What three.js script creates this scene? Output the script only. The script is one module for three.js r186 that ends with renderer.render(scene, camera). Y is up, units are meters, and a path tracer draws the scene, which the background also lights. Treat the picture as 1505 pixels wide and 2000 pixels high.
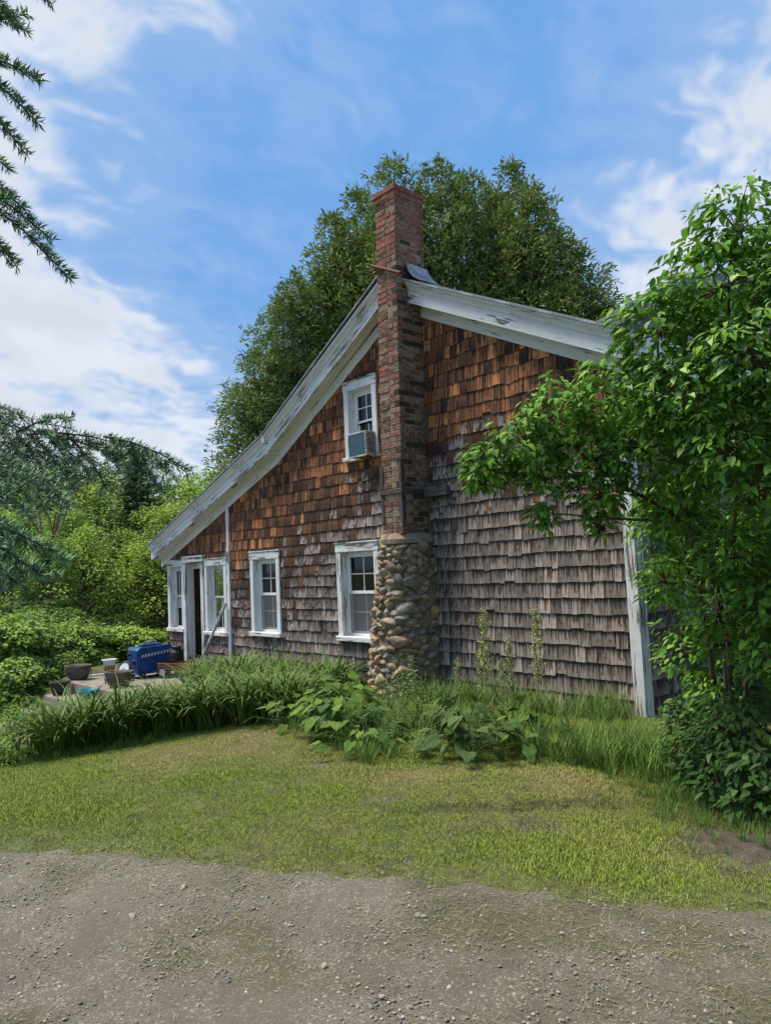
import * as THREE from 'three';

// ---------------------------------------------------------------- camera, sky, sun, exposure
const scene = new THREE.Scene();
const camera = new THREE.PerspectiveCamera(69.55, 770 / 1024, 0.05, 600);
camera.matrixAutoUpdate = true;
{
  const m = new THREE.Matrix4().makeBasis(
    new THREE.Vector3(0.66840315, -0.04303746, -0.74255303),
    new THREE.Vector3(0.08467295, 0.99623747, 0.01847698),
    new THREE.Vector3(0.73896395, -0.07522423, 0.66953237));
  camera.quaternion.setFromRotationMatrix(m);
  camera.position.set(3.884, 1.6, 6.915);
}
const renderer = new THREE.WebGLRenderer({ antialias: true });
renderer.toneMapping = THREE.LinearToneMapping;
renderer.toneMappingExposure = 1.45;
renderer.shadowMap.enabled = true;

const sun = new THREE.DirectionalLight(new THREE.Color(1, 0.91, 0.77), 4.3);
sun.position.set(-7.5, 17, 4.5).add(new THREE.Vector3(-3, 0, 0));
sun.target.position.set(-3, 0, 0);
sun.castShadow = true;
sun.shadow.radius = 40;
sun.shadow.mapSize.set(4096, 4096);
Object.assign(sun.shadow.camera, { left: -30, right: 30, top: 30, bottom: -30, near: 1, far: 90 });
scene.add(sun, sun.target);

// ---------------------------------------------------------------- random numbers and noise
function rngOf(seed) { let s = seed | 0; return () => { s = (s + 0x6d2b79f5) | 0; let t = Math.imul(s ^ (s >>> 15), 1 | s); t = (t + Math.imul(t ^ (t >>> 7), 61 | t)) ^ t; return ((t ^ (t >>> 14)) >>> 0) / 4294967296; }; }
let rnd = rngOf(7);
const rr = (a, b) => a + (b - a) * rnd();
const pick = (a) => a[Math.floor(rnd() * a.length) % a.length];
const clamp = (v, a = 0, b = 1) => (v < a ? a : v > b ? b : v);
const sm = (a, b, v) => { const t = clamp((v - a) / (b - a)); return t * t * (3 - 2 * t); };
const mix = (a, b, t) => a + (b - a) * t;
const HASH = new Float32Array(65536);
{ const r = rngOf(99); for (let i = 0; i < 65536; i++) HASH[i] = r(); }
const hash2 = (x, y) => HASH[((x & 255) << 8) | ((y + (x >> 8) * 37) & 255)];
function vnoise(x, y, px = 0, py = 0) {            // value noise, tileable when a period is given
  let xi = Math.floor(x), yi = Math.floor(y); const fx = x - xi, fy = y - yi;
  let x1 = xi + 1, y1 = yi + 1;
  if (px) { xi = ((xi % px) + px) % px; x1 = ((x1 % px) + px) % px; }
  if (py) { yi = ((yi % py) + py) % py; y1 = ((y1 % py) + py) % py; }
  const u = fx * fx * (3 - 2 * fx), v = fy * fy * (3 - 2 * fy);
  const a = hash2(xi, yi), b = hash2(x1, yi), c = hash2(xi, y1), d = hash2(x1, y1);
  return a + (b - a) * u + (c - a) * v + (a - b - c + d) * u * v;
}
function fbm(x, y, o = 4, px = 0, py = 0) {
  let s = 0, a = 0.5, t = 0;
  for (let i = 0; i < o; i++) { s += a * vnoise(x + i * 17.3 * (px ? 0 : 1), y + i * 9.1 * (py ? 0 : 1), px, py); t += a; a *= 0.5; x *= 2; y *= 2; px *= 2; py *= 2; }
  return s / t;
}
function noise3(x, y, z) { return (vnoise(x + z * 0.71, y + 13.7) + vnoise(y + x * 0.53 + 31.1, z + 5.3) + vnoise(z + y * 0.37 + 57.9, x + 71.3)) / 3; }

// ---------------------------------------------------------------- the sky: blue air with torn white cloud
{
  const W = 2048, H = 1024, data = new Float32Array(W * H * 4);
  const BANKS = [[-0.772,0.572,-0.278,0.30,0.30],[-0.712,0.569,-0.411,0.12,0.16],[-0.906,0.345,-0.246,0.28,0.34],[-0.888,0.264,-0.378,0.26,0.30],[-0.826,0.316,-0.467,0.10,0.20],[-0.817,0.431,-0.383,0.08,0.18],[-0.865,0.431,-0.257,0.10,0.25],[-0.303,0.427,-0.852,0.20,0.34],[-0.399,0.404,-0.823,0.13,0.30],[-0.265,0.516,-0.814,0.12,0.25],[-0.408,0.519,-0.751,0.10,0.12],[-0.611,0.609,-0.505,0.08,0.15],[-0.878,0.333,-0.343,0.07,0.20],[-0.691,0.465,-0.553,0.24,-0.34],[-0.483,0.571,-0.663,0.24,-0.30],[-0.753,0.389,-0.531,0.14,-0.30],[-0.541,0.494,-0.681,0.20,-0.30],[-0.375,0.544,-0.751,0.12,-0.15],[-0.858,0.398,-0.324,0.07,-0.20],[-0.837,0.361,-0.411,0.07,-0.25],[-0.852,0.463,-0.243,0.06,-0.15],[-0.785,0.483,-0.388,0.13,-0.40],[-0.763,0.443,-0.471,0.12,-0.35],[-0.827,0.488,-0.279,0.10,-0.30],[-0.810,0.364,-0.460,0.10,-0.30],[-0.863,0.402,-0.308,0.06,-0.20],[-0.815,0.436,-0.382,0.05,0.25]];
  for (let j = 0; j < H; j++) {
    const el = ((j + 0.5) / H - 0.5) * Math.PI, y = Math.sin(el), c = Math.cos(el);
    for (let i = 0; i < W; i++) {
      const az = ((i + 0.5) / W - 0.5) * 2 * Math.PI, x = Math.cos(az) * c, z = Math.sin(az) * c, o = (j * W + i) * 4;
      data[o + 3] = 1;
      if (y < -0.02) { data[o] = 0.16; data[o + 1] = 0.18; data[o + 2] = 0.16; continue; }
      const up = Math.max(y, 0), k = 1 / (up + 0.22);
      let px = x * k * 2.3, pz = z * k * 2.3;
      const wx = fbm(px * 2.6 + 3.1, pz * 2.6, 4) - 0.5, wz = fbm(px * 2.6 + 41.7, pz * 2.6 + 8.2, 4) - 0.5;
      px += wx * 0.26; pz += wz * 0.22;
      let bias = -0.02;
      for (const b of BANKS) { const d = 1 - (x * b[0] + y * b[1] + z * b[2]); if (d < b[3] * b[3] * 4) bias += b[4] * 0.46 * Math.exp(-d / (b[3] * b[3])); }
      bias = clamp(bias, -0.32, 0.3);
      const big = fbm(px * 1.5, pz * 1.1, 5), fine = fbm(px * 5.5 + 11, pz * 3.6 + 5, 5), wisp = fbm(px * 19 + wx * 3, pz * 9 + 2, 4);
      let d = big * 0.36 + fine * 0.38 + wisp * 0.26 + bias;
      const cov = sm(0.46, 0.72, d), lowHaze = Math.pow(1 - up, 5);
      const veil = 0.16 * sm(0.25, 0.6, d + 0.1);
      const a = clamp(cov * 0.74 + veil);
      const body = sm(0.5, 0.85, d) , shade = 1 - 0.13 * body * sm(0.35, 0.7, fbm(px * 2.1 + 77, pz * 2.9, 4));
      const bl = [mix(0.16, 0.44, lowHaze), mix(0.39, 0.64, lowHaze), mix(0.80, 0.88, lowHaze)];
      const cl = [0.84 * shade, 0.88 * shade, 0.95 * shade];
      for (let q = 0; q < 3; q++) data[o + q] = mix(bl[q], cl[q], a) / 1.45;
    }
  }
  const t = new THREE.DataTexture(data, W, H, THREE.RGBAFormat, THREE.FloatType);
  t.mapping = THREE.EquirectangularReflectionMapping; t.magFilter = THREE.LinearFilter; t.needsUpdate = true;
  scene.background = t; scene.environment = t;
}

// ---------------------------------------------------------------- bookkeeping
const taken = {};
function numbered(n) { taken[n] = (taken[n] ?? -1) + 1; return taken[n] ? n + '_' + String(taken[n]).padStart(3, '0') : n; }
function tag(o, label, category, group, kind) {
  o.userData.label = label; if (category) o.userData.category = category;
  if (group) o.userData.group = group;
  if (kind) o.userData.kind = kind;
  return o;
}
function thing(name, label, category, pos = [0, 0, 0], turn = 0, group) {
  const g = new THREE.Group(); g.name = numbered(name); g.position.set(...pos); g.rotation.y = turn; scene.add(g);
  return tag(g, label, category, group);
}
function mesh(name, geo, mat, parent = scene) {
  const m = new THREE.Mesh(geo, mat); m.name = parent === scene ? numbered(name) : name;
  m.castShadow = m.receiveShadow = true; parent.add(m); return m;
}
function part(name, parent) { const g = new THREE.Group(); g.name = name; parent.add(g); return g; }
function structure(o) { o.userData.kind = 'structure'; return o; }
function copyOf(src, pos, turn, scale, label) {
  const c = src.clone(); c.name = numbered(src.name.replace(/_\d{3}$/, '')); scene.add(c);
  c.position.set(...pos); c.rotation.y = turn; if (scale) c.scale.set(...(scale.length ? scale : [scale, scale, scale]));
  c.userData = { ...src.userData }; if (label) c.userData.label = label;
  return c;
}
const V = (x, y, z) => new THREE.Vector3(x, y, z);

class MB {                                          // gathers triangles for ONE mesh
  constructor() { this.p = []; this.n = []; this.u = []; this.c = []; this.i = []; }
  get count() { return this.p.length / 3; }
  vert(x, y, z, nx, ny, nz, u, v, col) { this.p.push(x, y, z); this.n.push(nx, ny, nz); this.u.push(u, v); this.c.push(col[0], col[1], col[2]); return this.count - 1; }
  poly(pts, col = [1, 1, 1], uvs) {                 // flat convex polygon
    const [a, b, c] = pts, ux = b[0] - a[0], uy = b[1] - a[1], uz = b[2] - a[2], vx = c[0] - a[0], vy = c[1] - a[1], vz = c[2] - a[2];
    let nx = uy * vz - uz * vy, ny = uz * vx - ux * vz, nz = ux * vy - uy * vx; const l = Math.hypot(nx, ny, nz) || 1; nx /= l; ny /= l; nz /= l;
    const s = this.count;
    pts.forEach((q, k) => { const w = uvs ? uvs[k] : Math.abs(ny) > 0.7 ? [q[0], q[2]] : Math.abs(nx) > Math.abs(nz) ? [q[2], q[1]] : [q[0], q[1]]; this.vert(q[0], q[1], q[2], nx, ny, nz, w[0], w[1], col); });
    for (let k = 2; k < pts.length; k++) this.i.push(s, s + k - 1, s + k);
  }
  add(geo, m, col) {
    const s = this.count, P = geo.attributes.position, N = geo.attributes.normal, U = geo.attributes.uv, C = geo.attributes.color;
    const v = V(0, 0, 0), nm = m ? new THREE.Matrix3().getNormalMatrix(m) : null;
    for (let k = 0; k < P.count; k++) {
      v.fromBufferAttribute(P, k); if (m) v.applyMatrix4(m); this.p.push(v.x, v.y, v.z);
      v.fromBufferAttribute(N, k); if (nm) v.applyMatrix3(nm).normalize(); this.n.push(v.x, v.y, v.z);
      if (U) this.u.push(U.getX(k), U.getY(k)); else this.u.push(0, 0);
      const cr = C ? C.getX(k) : 1, cg = C ? C.getY(k) : 1, cb = C ? C.getZ(k) : 1;
      if (col) this.c.push(col[0] * cr, col[1] * cg, col[2] * cb); else this.c.push(cr, cg, cb);
    }
    if (geo.index) for (let k = 0; k < geo.index.count; k++) this.i.push(s + geo.index.getX(k)); else for (let k = 0; k < P.count; k++) this.i.push(s + k);
    return this;
  }
  tube(pts, radii, sides = 6, col = [1, 1, 1], cap = true) {     // a tapering tube through points
    const up = V(0.31, 0.2, 0.93), rings = [];
    let len = 0;
    for (let k = 0; k < pts.length; k++) {
      const a = pts[Math.max(0, k - 1)], b = pts[Math.min(pts.length - 1, k + 1)], d = V(b[0] - a[0], b[1] - a[1], b[2] - a[2]).normalize();
      const ref = Math.abs(d.dot(up)) > 0.95 ? V(1, 0, 0) : up, s = V(0, 0, 0).crossVectors(d, ref).normalize(), t = V(0, 0, 0).crossVectors(s, d);
      if (k) len += Math.hypot(pts[k][0] - pts[k - 1][0], pts[k][1] - pts[k - 1][1], pts[k][2] - pts[k - 1][2]);
      const ring = [], r = Array.isArray(radii) ? radii[k] : radii;
      for (let q = 0; q <= sides; q++) { const w = (q / sides) * Math.PI * 2, cx = Math.cos(w), sx = Math.sin(w), n = V(s.x * cx + t.x * sx, s.y * cx + t.y * sx, s.z * cx + t.z * sx); ring.push(this.vert(pts[k][0] + n.x * r, pts[k][1] + n.y * r, pts[k][2] + n.z * r, n.x, n.y, n.z, (q / sides) * r * 6.28, len, col)); }
      rings.push(ring);
    }
    for (let k = 1; k < rings.length; k++) for (let q = 0; q < sides; q++) { const [a, b, c, d] = [rings[k - 1][q], rings[k - 1][q + 1], rings[k][q], rings[k][q + 1]]; this.i.push(a, c, b, b, c, d); }
    if (cap) for (const [k, f] of [[0, -1], [rings.length - 1, 1]]) for (let q = 1; q < sides - 1; q++) this.i.push(rings[k][0], rings[k][f > 0 ? q + 1 : q], rings[k][f > 0 ? q : q + 1]);
    return this;
  }
  geo() {
    const g = new THREE.BufferGeometry();
    g.setAttribute('position', new THREE.Float32BufferAttribute(this.p, 3)); g.setAttribute('normal', new THREE.Float32BufferAttribute(this.n, 3));
    g.setAttribute('uv', new THREE.Float32BufferAttribute(this.u, 2)); g.setAttribute('color', new THREE.Float32BufferAttribute(this.c, 3));
    g.setIndex(this.i); return g;
  }
  build(name, mat, parent) { return mesh(name, this.geo(), mat, parent); }
}
const M4 = (pos, eul = [0, 0, 0], scl = [1, 1, 1]) => new THREE.Matrix4().compose(V(...pos), new THREE.Quaternion().setFromEuler(new THREE.Euler(...eul, 'YXZ')), V(...scl));

// a box with chamfered edges; v runs along its longest side so that wood grain follows the board
function chamfered(w, h, d, c = 0.004, jit = 0, r = rnd) {
  const H = [w / 2, h / 2, d / 2], mb = new MB(), long = w >= h && w >= d ? 0 : h >= d ? 1 : 2, off = [r() * 7, r() * 7];
  c = Math.min(c, w * 0.4, h * 0.4, d * 0.4);
  const cache = {};
  const vtx = (ax, s) => { const key = ax + ':' + s; if (!cache[key]) cache[key] = [0, 1, 2].map((q) => s[q] * (q === ax ? H[q] : H[q] - c) + (jit ? (r() - 0.5) * jit : 0)); return cache[key]; };
  const uvOf = (p, ax) => { const others = [0, 1, 2].filter((q) => q !== ax); const vAx = others.includes(long) ? long : others[1], uAx = others.find((q) => q !== vAx); return [p[uAx] + off[0], p[vAx] + off[1]]; };
  const put = (pts, out, ax) => { const a = V(...pts[0]), n = V(0, 0, 0).crossVectors(V(...pts[1]).sub(a), V(...pts[2]).sub(a)); if (n.dot(V(...out)) < 0) pts = pts.slice().reverse(); mb.poly(pts, [1, 1, 1], pts.map((p) => uvOf(p, ax))); };
  const sgn = [-1, 1];
  for (let ax = 0; ax < 3; ax++) {
    const [b, e] = [0, 1, 2].filter((q) => q !== ax);
    for (const s of sgn) {
      const corner = (sb, se) => { const t = [0, 0, 0]; t[ax] = s; t[b] = sb; t[e] = se; return vtx(ax, t); };
      const out = [0, 0, 0]; out[ax] = s; put([corner(-1, -1), corner(1, -1), corner(1, 1), corner(-1, 1)], out, ax);
    }
    for (const sb of sgn) for (const se of sgn) {       // edges that run along ax
      const t0 = [0, 0, 0], t1 = [0, 0, 0]; t0[ax] = -1; t1[ax] = 1; t0[b] = t1[b] = sb; t0[e] = t1[e] = se;
      const out = [0, 0, 0]; out[b] = sb; out[e] = se; put([vtx(b, t0), vtx(b, t1), vtx(e, t1), vtx(e, t0)], out, b);
    }
  }
  for (const x of sgn) for (const y of sgn) for (const z of sgn) { const t = [x, y, z]; put([vtx(0, t), vtx(1, t), vtx(2, t)], t, 0); }
  return mb.geo();
}
function board(name, parent, mat, x0, x1, y0, y1, z0, z1, c = 0.004) {
  const m = mesh(name, chamfered(x1 - x0, y1 - y0, z1 - z0, c), mat, parent);
  m.position.set((x0 + x1) / 2, (y0 + y1) / 2, (z0 + z1) / 2); return m;
}
const bxm = (x0, x1, y0, y1, z0, z1, c) => [chamfered(x1 - x0, y1 - y0, z1 - z0, c), M4([(x0 + x1) / 2, (y0 + y1) / 2, (z0 + z1) / 2])];
function boards(name, parent, mat, list, c = 0.004) { const mb = new MB(); for (const b of list) mb.add(...bxm(...b, c)); return mb.build(name, mat, parent); }

// ---------------------------------------------------------------- computed textures
function tex(w, h, fn, { srgb = true, metres = null } = {}) {
  const d = new Uint8Array(w * h * 4);
  for (let y = 0; y < h; y++) for (let x = 0; x < w; x++) { const c = fn(x / w, y / h, x, y), o = (y * w + x) * 4; d[o] = clamp(c[0], 0, 255); d[o + 1] = clamp(c[1], 0, 255); d[o + 2] = clamp(c[2], 0, 255); d[o + 3] = 255; }
  const t = new THREE.DataTexture(d, w, h); t.wrapS = t.wrapT = THREE.RepeatWrapping; t.magFilter = THREE.LinearFilter; t.minFilter = THREE.LinearMipmapLinearFilter; t.generateMipmaps = true;
  if (srgb) t.colorSpace = THREE.SRGBColorSpace;
  if (metres) t.repeat.set(1 / metres[0], 1 / metres[1]);
  t.needsUpdate = true; return t;
}
const g3 = (v) => [v, v, v];
const lerp3 = (a, b, t) => [mix(a[0], b[0], t), mix(a[1], b[1], t), mix(a[2], b[2], t)];
const std = (o) => new THREE.MeshStandardMaterial({ side: THREE.DoubleSide, roughness: 0.9, metalness: 0, ...o });
const lin = (r, g, b) => new THREE.Color().setRGB(r, g, b);

function paintTex(flake, dirt) {                     // old white paint over grey wood: flakes torn along the grain
  return tex(1024, 1024, (u, v) => {
    const grain = fbm(u * 160, v * 6, 3, 160, 6), patch = fbm(u * 26, v * 5, 6, 26, 5) * 0.75 + fbm(u * 7, v * 3, 3, 7, 3) * 0.25, crack = fbm(u * 110, v * 12, 3, 110, 12);
    const blot = fbm(u * 5, v * 5, 3, 5, 5);
    let c = lerp3([226, 227, 228], [196, 195, 190], clamp(blot * 1.4 - 0.3) * dirt + grain * 0.18);
    const bare = sm(flake, flake - 0.05, patch * 0.7 + crack * 0.3);
    const wood = lerp3([92, 84, 76], [150, 140, 128], grain);
    c = lerp3(c, wood, bare);
    const hair = sm(0.7, 0.78, crack) * 0.35; c = lerp3(c, [120, 112, 104], hair);
    return c;
  }, { metres: [0.9, 1.7] });
}
const T = {};
T.paint = paintTex(0.345, 0.4);
T.peel = paintTex(0.425, 0.5);
T.rough = tex(512, 512, (u, v) => g3(120 + 135 * (fbm(u * 24, v * 24, 5, 24, 24) - 0.2)), { srgb: false, metres: [0.5, 0.5] });
T.concrete = tex(512, 512, (u, v) => {
  const a = fbm(u * 6, v * 6, 5, 6, 6), b = fbm(u * 60, v * 60, 3, 60, 60), s = fbm(u * 14, v * 2, 4, 14, 2);
  let c = lerp3([112, 105, 97], [168, 160, 148], a * 0.8 + b * 0.4 - 0.1);
  c = lerp3(c, [70, 66, 58], sm(0.56, 0.75, s) * 0.5); return c;
}, { metres: [0.8, 0.8] });
T.stone = tex(512, 512, (u, v) => {
  const a = fbm(u * 8, v * 8, 5, 8, 8), b = fbm(u * 70, v * 70, 2, 70, 70), l = fbm(u * 13, v * 13, 4, 13, 13);
  let k = 182 + 130 * (a - 0.5) + 90 * (b - 0.5); let c = [k, k * 0.97, k * 0.92];
  c = lerp3(c, [205, 202, 190], sm(0.6, 0.68, l) * 0.5); c = lerp3(c, [70, 66, 58], sm(0.66, 0.75, fbm(u * 20, v * 20, 3, 20, 20)) * 0.6);
  return c;
});
T.bark = tex(256, 512, (u, v) => { const a = fbm(u * 18, v * 5, 4, 18, 5), b = fbm(u * 50, v * 20, 3, 50, 20); return lerp3([52, 44, 36], [138, 124, 106], a * 0.8 + b * 0.4 - 0.15); }, { metres: [0.3, 0.6] });
T.rust = tex(512, 512, (u, v) => { const a = fbm(u * 7, v * 7, 5, 7, 7), b = fbm(u * 40, v * 40, 3, 40, 40); return lerp3([96, 62, 48], [150, 84, 56], a + (b - 0.5) * 0.6); }, { metres: [0.5, 0.5] });
T.grain = tex(512, 512, (u, v) => { const a = fbm(u * 60, v * 3, 4, 60, 3), b = fbm(u * 6, v * 3, 4, 6, 3); return g3(120 + 190 * (a - 0.35) + 60 * (b - 0.5)); }, { metres: [0.35, 1] });
T.speck = tex(512, 512, (u, v) => { const a = fbm(u * 6, v * 6, 5, 6, 6), b = fbm(u * 90, v * 90, 2, 90, 90); return g3(175 + 110 * (a - 0.5) + 110 * (b - 0.5)); }, { metres: [0.6, 0.6] });

// shingle faces: 16 x 8 cells; two rows of cells each for orange, stained orange, black and silver-grey wood
T.shingle = tex(2048, 2048, (u, v, x, y) => {
  const col = Math.floor(x / 128), row = Math.floor(y / 256), cu = (x % 128) / 128, cv = (y % 256) / 256, seed = col * 31.7 + row * 57.3;
  const down = 1 - cv;                                 // 0 at the top of the face, 1 at the butt
  const g1 = fbm(cu * 22 + seed, cv * 1.3 + seed, 4), g2 = fbm(cu * 60 + seed, cv * 3 + seed * 2, 3), drip = fbm(cu * 9 + seed * 1.3, cv * 0.6 + seed, 4), pat = fbm(cu * 3 + seed, cv * 4 + seed * 0.7, 4);
  const st = row >> 1, tint = hash2(col * 3 + 5, row * 7 + 1), lum = 0.74 + 0.46 * hash2(col * 5 + 11, row * 3 + 70);
  const stain = sm(-0.15, 0.15, down - (drip - 0.5) * 2.0 - 0.47);   // ragged tide line, 0 above it and 1 below
  let c;
  if (st === 0) {
    c = lerp3([112, 64, 38], [198, 132, 84], clamp(g1 * 1.5 - 0.25 + (tint - 0.5) * 0.7));
    c = lerp3(c, [206, 152, 106], sm(0.58, 0.75, g2) * 0.5); c = lerp3(c, [42, 29, 23], sm(0.46, 0.66, drip) * 0.8 + sm(0.58, 0.75, pat) * 0.35);
  } else if (st === 1) {
    c = lerp3([112, 62, 36], [172, 108, 66], clamp(g1 * 1.5 - 0.2 + (tint - 0.5) * 0.4));
    c = lerp3(c, [36, 27, 23], clamp(sm(0.42, 0.6, drip) * 0.6 + stain * 0.55));
    c = lerp3(c, [150, 118, 94], sm(0.6, 0.72, g2) * 0.3);
  } else if (st === 2) {
    c = lerp3([44, 36, 32], [92, 72, 58], clamp(g1 * 1.6 - 0.35));
    c = lerp3(c, lerp3([104, 60, 38], [140, 88, 56], g2), sm(0.56, 0.7, drip) * 0.75 * (tint > 0.4 ? 1 : 0.25));
    c = lerp3(c, lerp3([118, 110, 108], [168, 160, 158], g2), stain * sm(0.46, 0.58, pat + g1 * 0.2) * 0.9);
  } else {
    const grey = lerp3(lerp3([98, 87, 80], [118, 102, 92], tint), lerp3([182, 171, 164], [174, 156, 143], tint), clamp(g1 * 1.5 - 0.22));
    c = lerp3(lerp3([42, 33, 28], [82, 63, 51], g1), grey, clamp(stain * 1.0 + 0.1));
    c = lerp3(c, [60, 50, 45], sm(0.6, 0.72, g2) * 0.45); c = lerp3(c, [184, 177, 174], sm(0.64, 0.74, fbm(cu * 34 + seed, cv * 2 + seed, 3)) * 0.4);
    if (tint > 0.8) { const kx = cu - 0.3 - hash2(col, row) * 0.4, ky = (cv - 0.3) * 1.2, kr = Math.hypot(kx * 1.2, ky); c = lerp3(c, [40, 32, 28], sm(0.07, 0.03, kr)); c = lerp3(c, [84, 70, 62], sm(0.16, 0.07, kr) * 0.5); }
  }
  return [c[0] * lum, c[1] * lum, c[2] * lum];
});
// brick faces: 8 x 8 cells; rows 0-1 clean red, 2-3 mortar-smeared, 4-5 brown, 6 tan with mortar, 7 black-stained
T.brick = tex(1024, 1024, (u, v, x, y) => {
  const col = Math.floor(x / 128), row = Math.floor(y / 128), cu = (x % 128) / 128, cv = (y % 128) / 128, seed = col * 23.1 + row * 41.9;
  const a = fbm(cu * 6 + seed, cv * 3 + seed, 4), b = fbm(cu * 26 + seed, cv * 13 + seed, 3), s = fbm(cu * 5 + seed * 2, cv * 2.6 + seed, 5), tint = hash2(col + 9, row + 40);
  const red = lerp3(lerp3([100, 54, 46], [122, 66, 54], tint), lerp3([148, 86, 72], [158, 100, 82], tint), clamp(a * 1.3 - 0.15 + (b - 0.5) * 0.6));
  const tan = lerp3([116, 99, 84], [166, 148, 126], clamp(a + (b - 0.5))), brown = lerp3([70, 48, 40], [122, 88, 70], clamp(a + (b - 0.5) * 0.8));
  const edge = Math.max(Math.abs(cu - 0.5) * 2 - 0.25, (Math.abs(cv - 0.5) * 2) * 0.8), smear = sm(0.52, 0.66, s * 0.8 + edge * 0.28);
  let c = red;
  if (row < 2) c = lerp3(lerp3(red, tan, smear * 0.5), [58, 48, 44], sm(0.6, 0.72, b * 0.5 + s * 0.5) * 0.6);
  else if (row < 4) c = lerp3(red, tan, sm(0.44, 0.6, s * 0.8 + edge * 0.25) * 0.85);
  else if (row < 6) c = lerp3(brown, tan, sm(0.46, 0.64, s * 0.8 + edge * 0.25) * 0.8);
  else if (row < 7) c = lerp3(tan, brown, sm(0.52, 0.66, s) * 0.7);
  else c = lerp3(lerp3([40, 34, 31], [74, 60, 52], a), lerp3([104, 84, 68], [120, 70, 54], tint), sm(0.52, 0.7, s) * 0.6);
  return c;
});

// ---------------------------------------------------------------- materials
const MAT = {
  paint: std({ map: T.paint, roughness: 0.75, bumpMap: T.paint, bumpScale: 0.0012 }),
  peel: std({ map: T.peel, roughness: 0.85, bumpMap: T.peel, bumpScale: 0.0018 }),
  soffit: std({ map: T.paint, roughness: 0.85 }),
  vinyl: std({ color: lin(0.78, 0.79, 0.8), roughness: 0.4 }),
  shingle: std({ map: T.shingle, bumpMap: T.shingle, bumpScale: 0.002, roughness: 0.92 }),
  sheath: std({ map: T.grain, color: lin(0.42, 0.32, 0.22) }),
  brick: std({ map: T.brick, bumpMap: T.brick, bumpScale: 0.003, roughness: 0.95 }),
  mortar: std({ map: T.concrete, color: lin(0.95, 0.82, 0.66), bumpMap: T.rough, bumpScale: 0.008, roughness: 1 }),
  concrete: std({ map: T.concrete, color: lin(0.82, 0.79, 0.76), bumpMap: T.rough, bumpScale: 0.006 }),
  iron: std({ map: T.speck, color: lin(0.14, 0.105, 0.11), roughness: 0.75 }),
  rusty: std({ map: T.rust, color: lin(0.95, 0.72, 0.66), roughness: 0.75 }),
  zinc: std({ map: T.speck, color: lin(0.62, 0.64, 0.66), roughness: 0.5, metalness: 0.2 }),
  roof: std({ map: T.speck, color: lin(0.5, 0.53, 0.56), roughness: 0.5, metalness: 0.4 }),
  inner: std({ color: lin(0.42, 0.4, 0.35) }), boardFloor: std({ map: T.grain, color: lin(0.5, 0.34, 0.2) }),
  glass: new THREE.MeshPhysicalMaterial({ color: lin(0.86, 0.9, 0.88), transmission: 1, thickness: 0, roughness: 0.03, ior: 1.5, side: THREE.DoubleSide }),
  screen: std({ color: lin(0.16, 0.165, 0.18), transparent: true, opacity: 0.55, roughness: 0.9 }),
  bark: std({ map: T.bark, bumpMap: T.bark, bumpScale: 0.01 }),
  weathered: std({ map: T.grain, color: lin(0.3, 0.26, 0.24) }),
};

// ---------------------------------------------------------------- terrain
const driveSide = (x, z) => (x + 1.29) * 0.494 + (z - 5.59) * 0.87 + (fbm(x * 1.7 + 5, z * 1.7, 3) - 0.5) * 0.26 + (fbm(x * 7, z * 7 + 3, 2) - 0.5) * 0.16;   // above 0 on the gravel
function lie(x, z) {
  let y = -0.34 * sm(0, 3.9, -x - 1.5) * (0.35 + 0.65 * sm(0.5, 4, z));
  y -= 0.75 * sm(5.4, 9, -x) * sm(1.2, 3, z);
  y -= 0.9 * sm(11, 16, -x) + 1.2 * sm(18, 45, -x);
  y -= 0.3 * sm(-10.9, -10.6, x) * (1 - sm(-7.9, -7.5, x)) * sm(-0.2, 0.05, z) * (1 - sm(2.2, 3, z));
  const d = (x - 0.48) * -0.76 + (z - 3.38) * -0.64, t = (x - 0.48) * 0.64 + (z - 3.38) * -0.76;
  y += 0.055 * sm(-0.02, 0.035, d + (fbm(x * 5, z * 5, 2) - 0.5) * 0.12) * (1 - sm(0.5, 1.3, d)) * sm(-0.5, -0.1, t) * (1 - sm(0.8, 1.3, t));
  return y + (fbm(x * 0.8 + 3, z * 0.8, 3) - 0.5) * 0.05 + (fbm(x * 7, z * 7, 2) - 0.5) * 0.012;
}
const dryness = (x, z) => { const g = (a, b, r) => Math.exp(-((x - a) ** 2 + (z - b) ** 2) / (r * r)); return clamp(0.85 * g(-2.8, 3.35, 0.8) + 0.6 * g(-0.35, 2.85, 0.4) + 0.8 * g(0.75, 2.45, 0.45) + 0.15 * g(-1.2, 3.2, 0.8) + 1.1 * (fbm(x * 1.4 + 9, z * 2.2, 4) - 0.52)); };
const bareness = (x, z) => { const g = (a, b, r) => Math.exp(-((x - a) ** 2 + (z - b) ** 2) / (r * r)); return clamp(1.0 * g(2.05, 2.75, 0.42) + 0.5 * g(0.9, 3.35, 0.3) + 0.4 * g(-0.1, 3.5, 0.2) + 0.9 * (fbm(x * 2.6 + 31, z * 3.4, 4) - 0.6)); };
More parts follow.
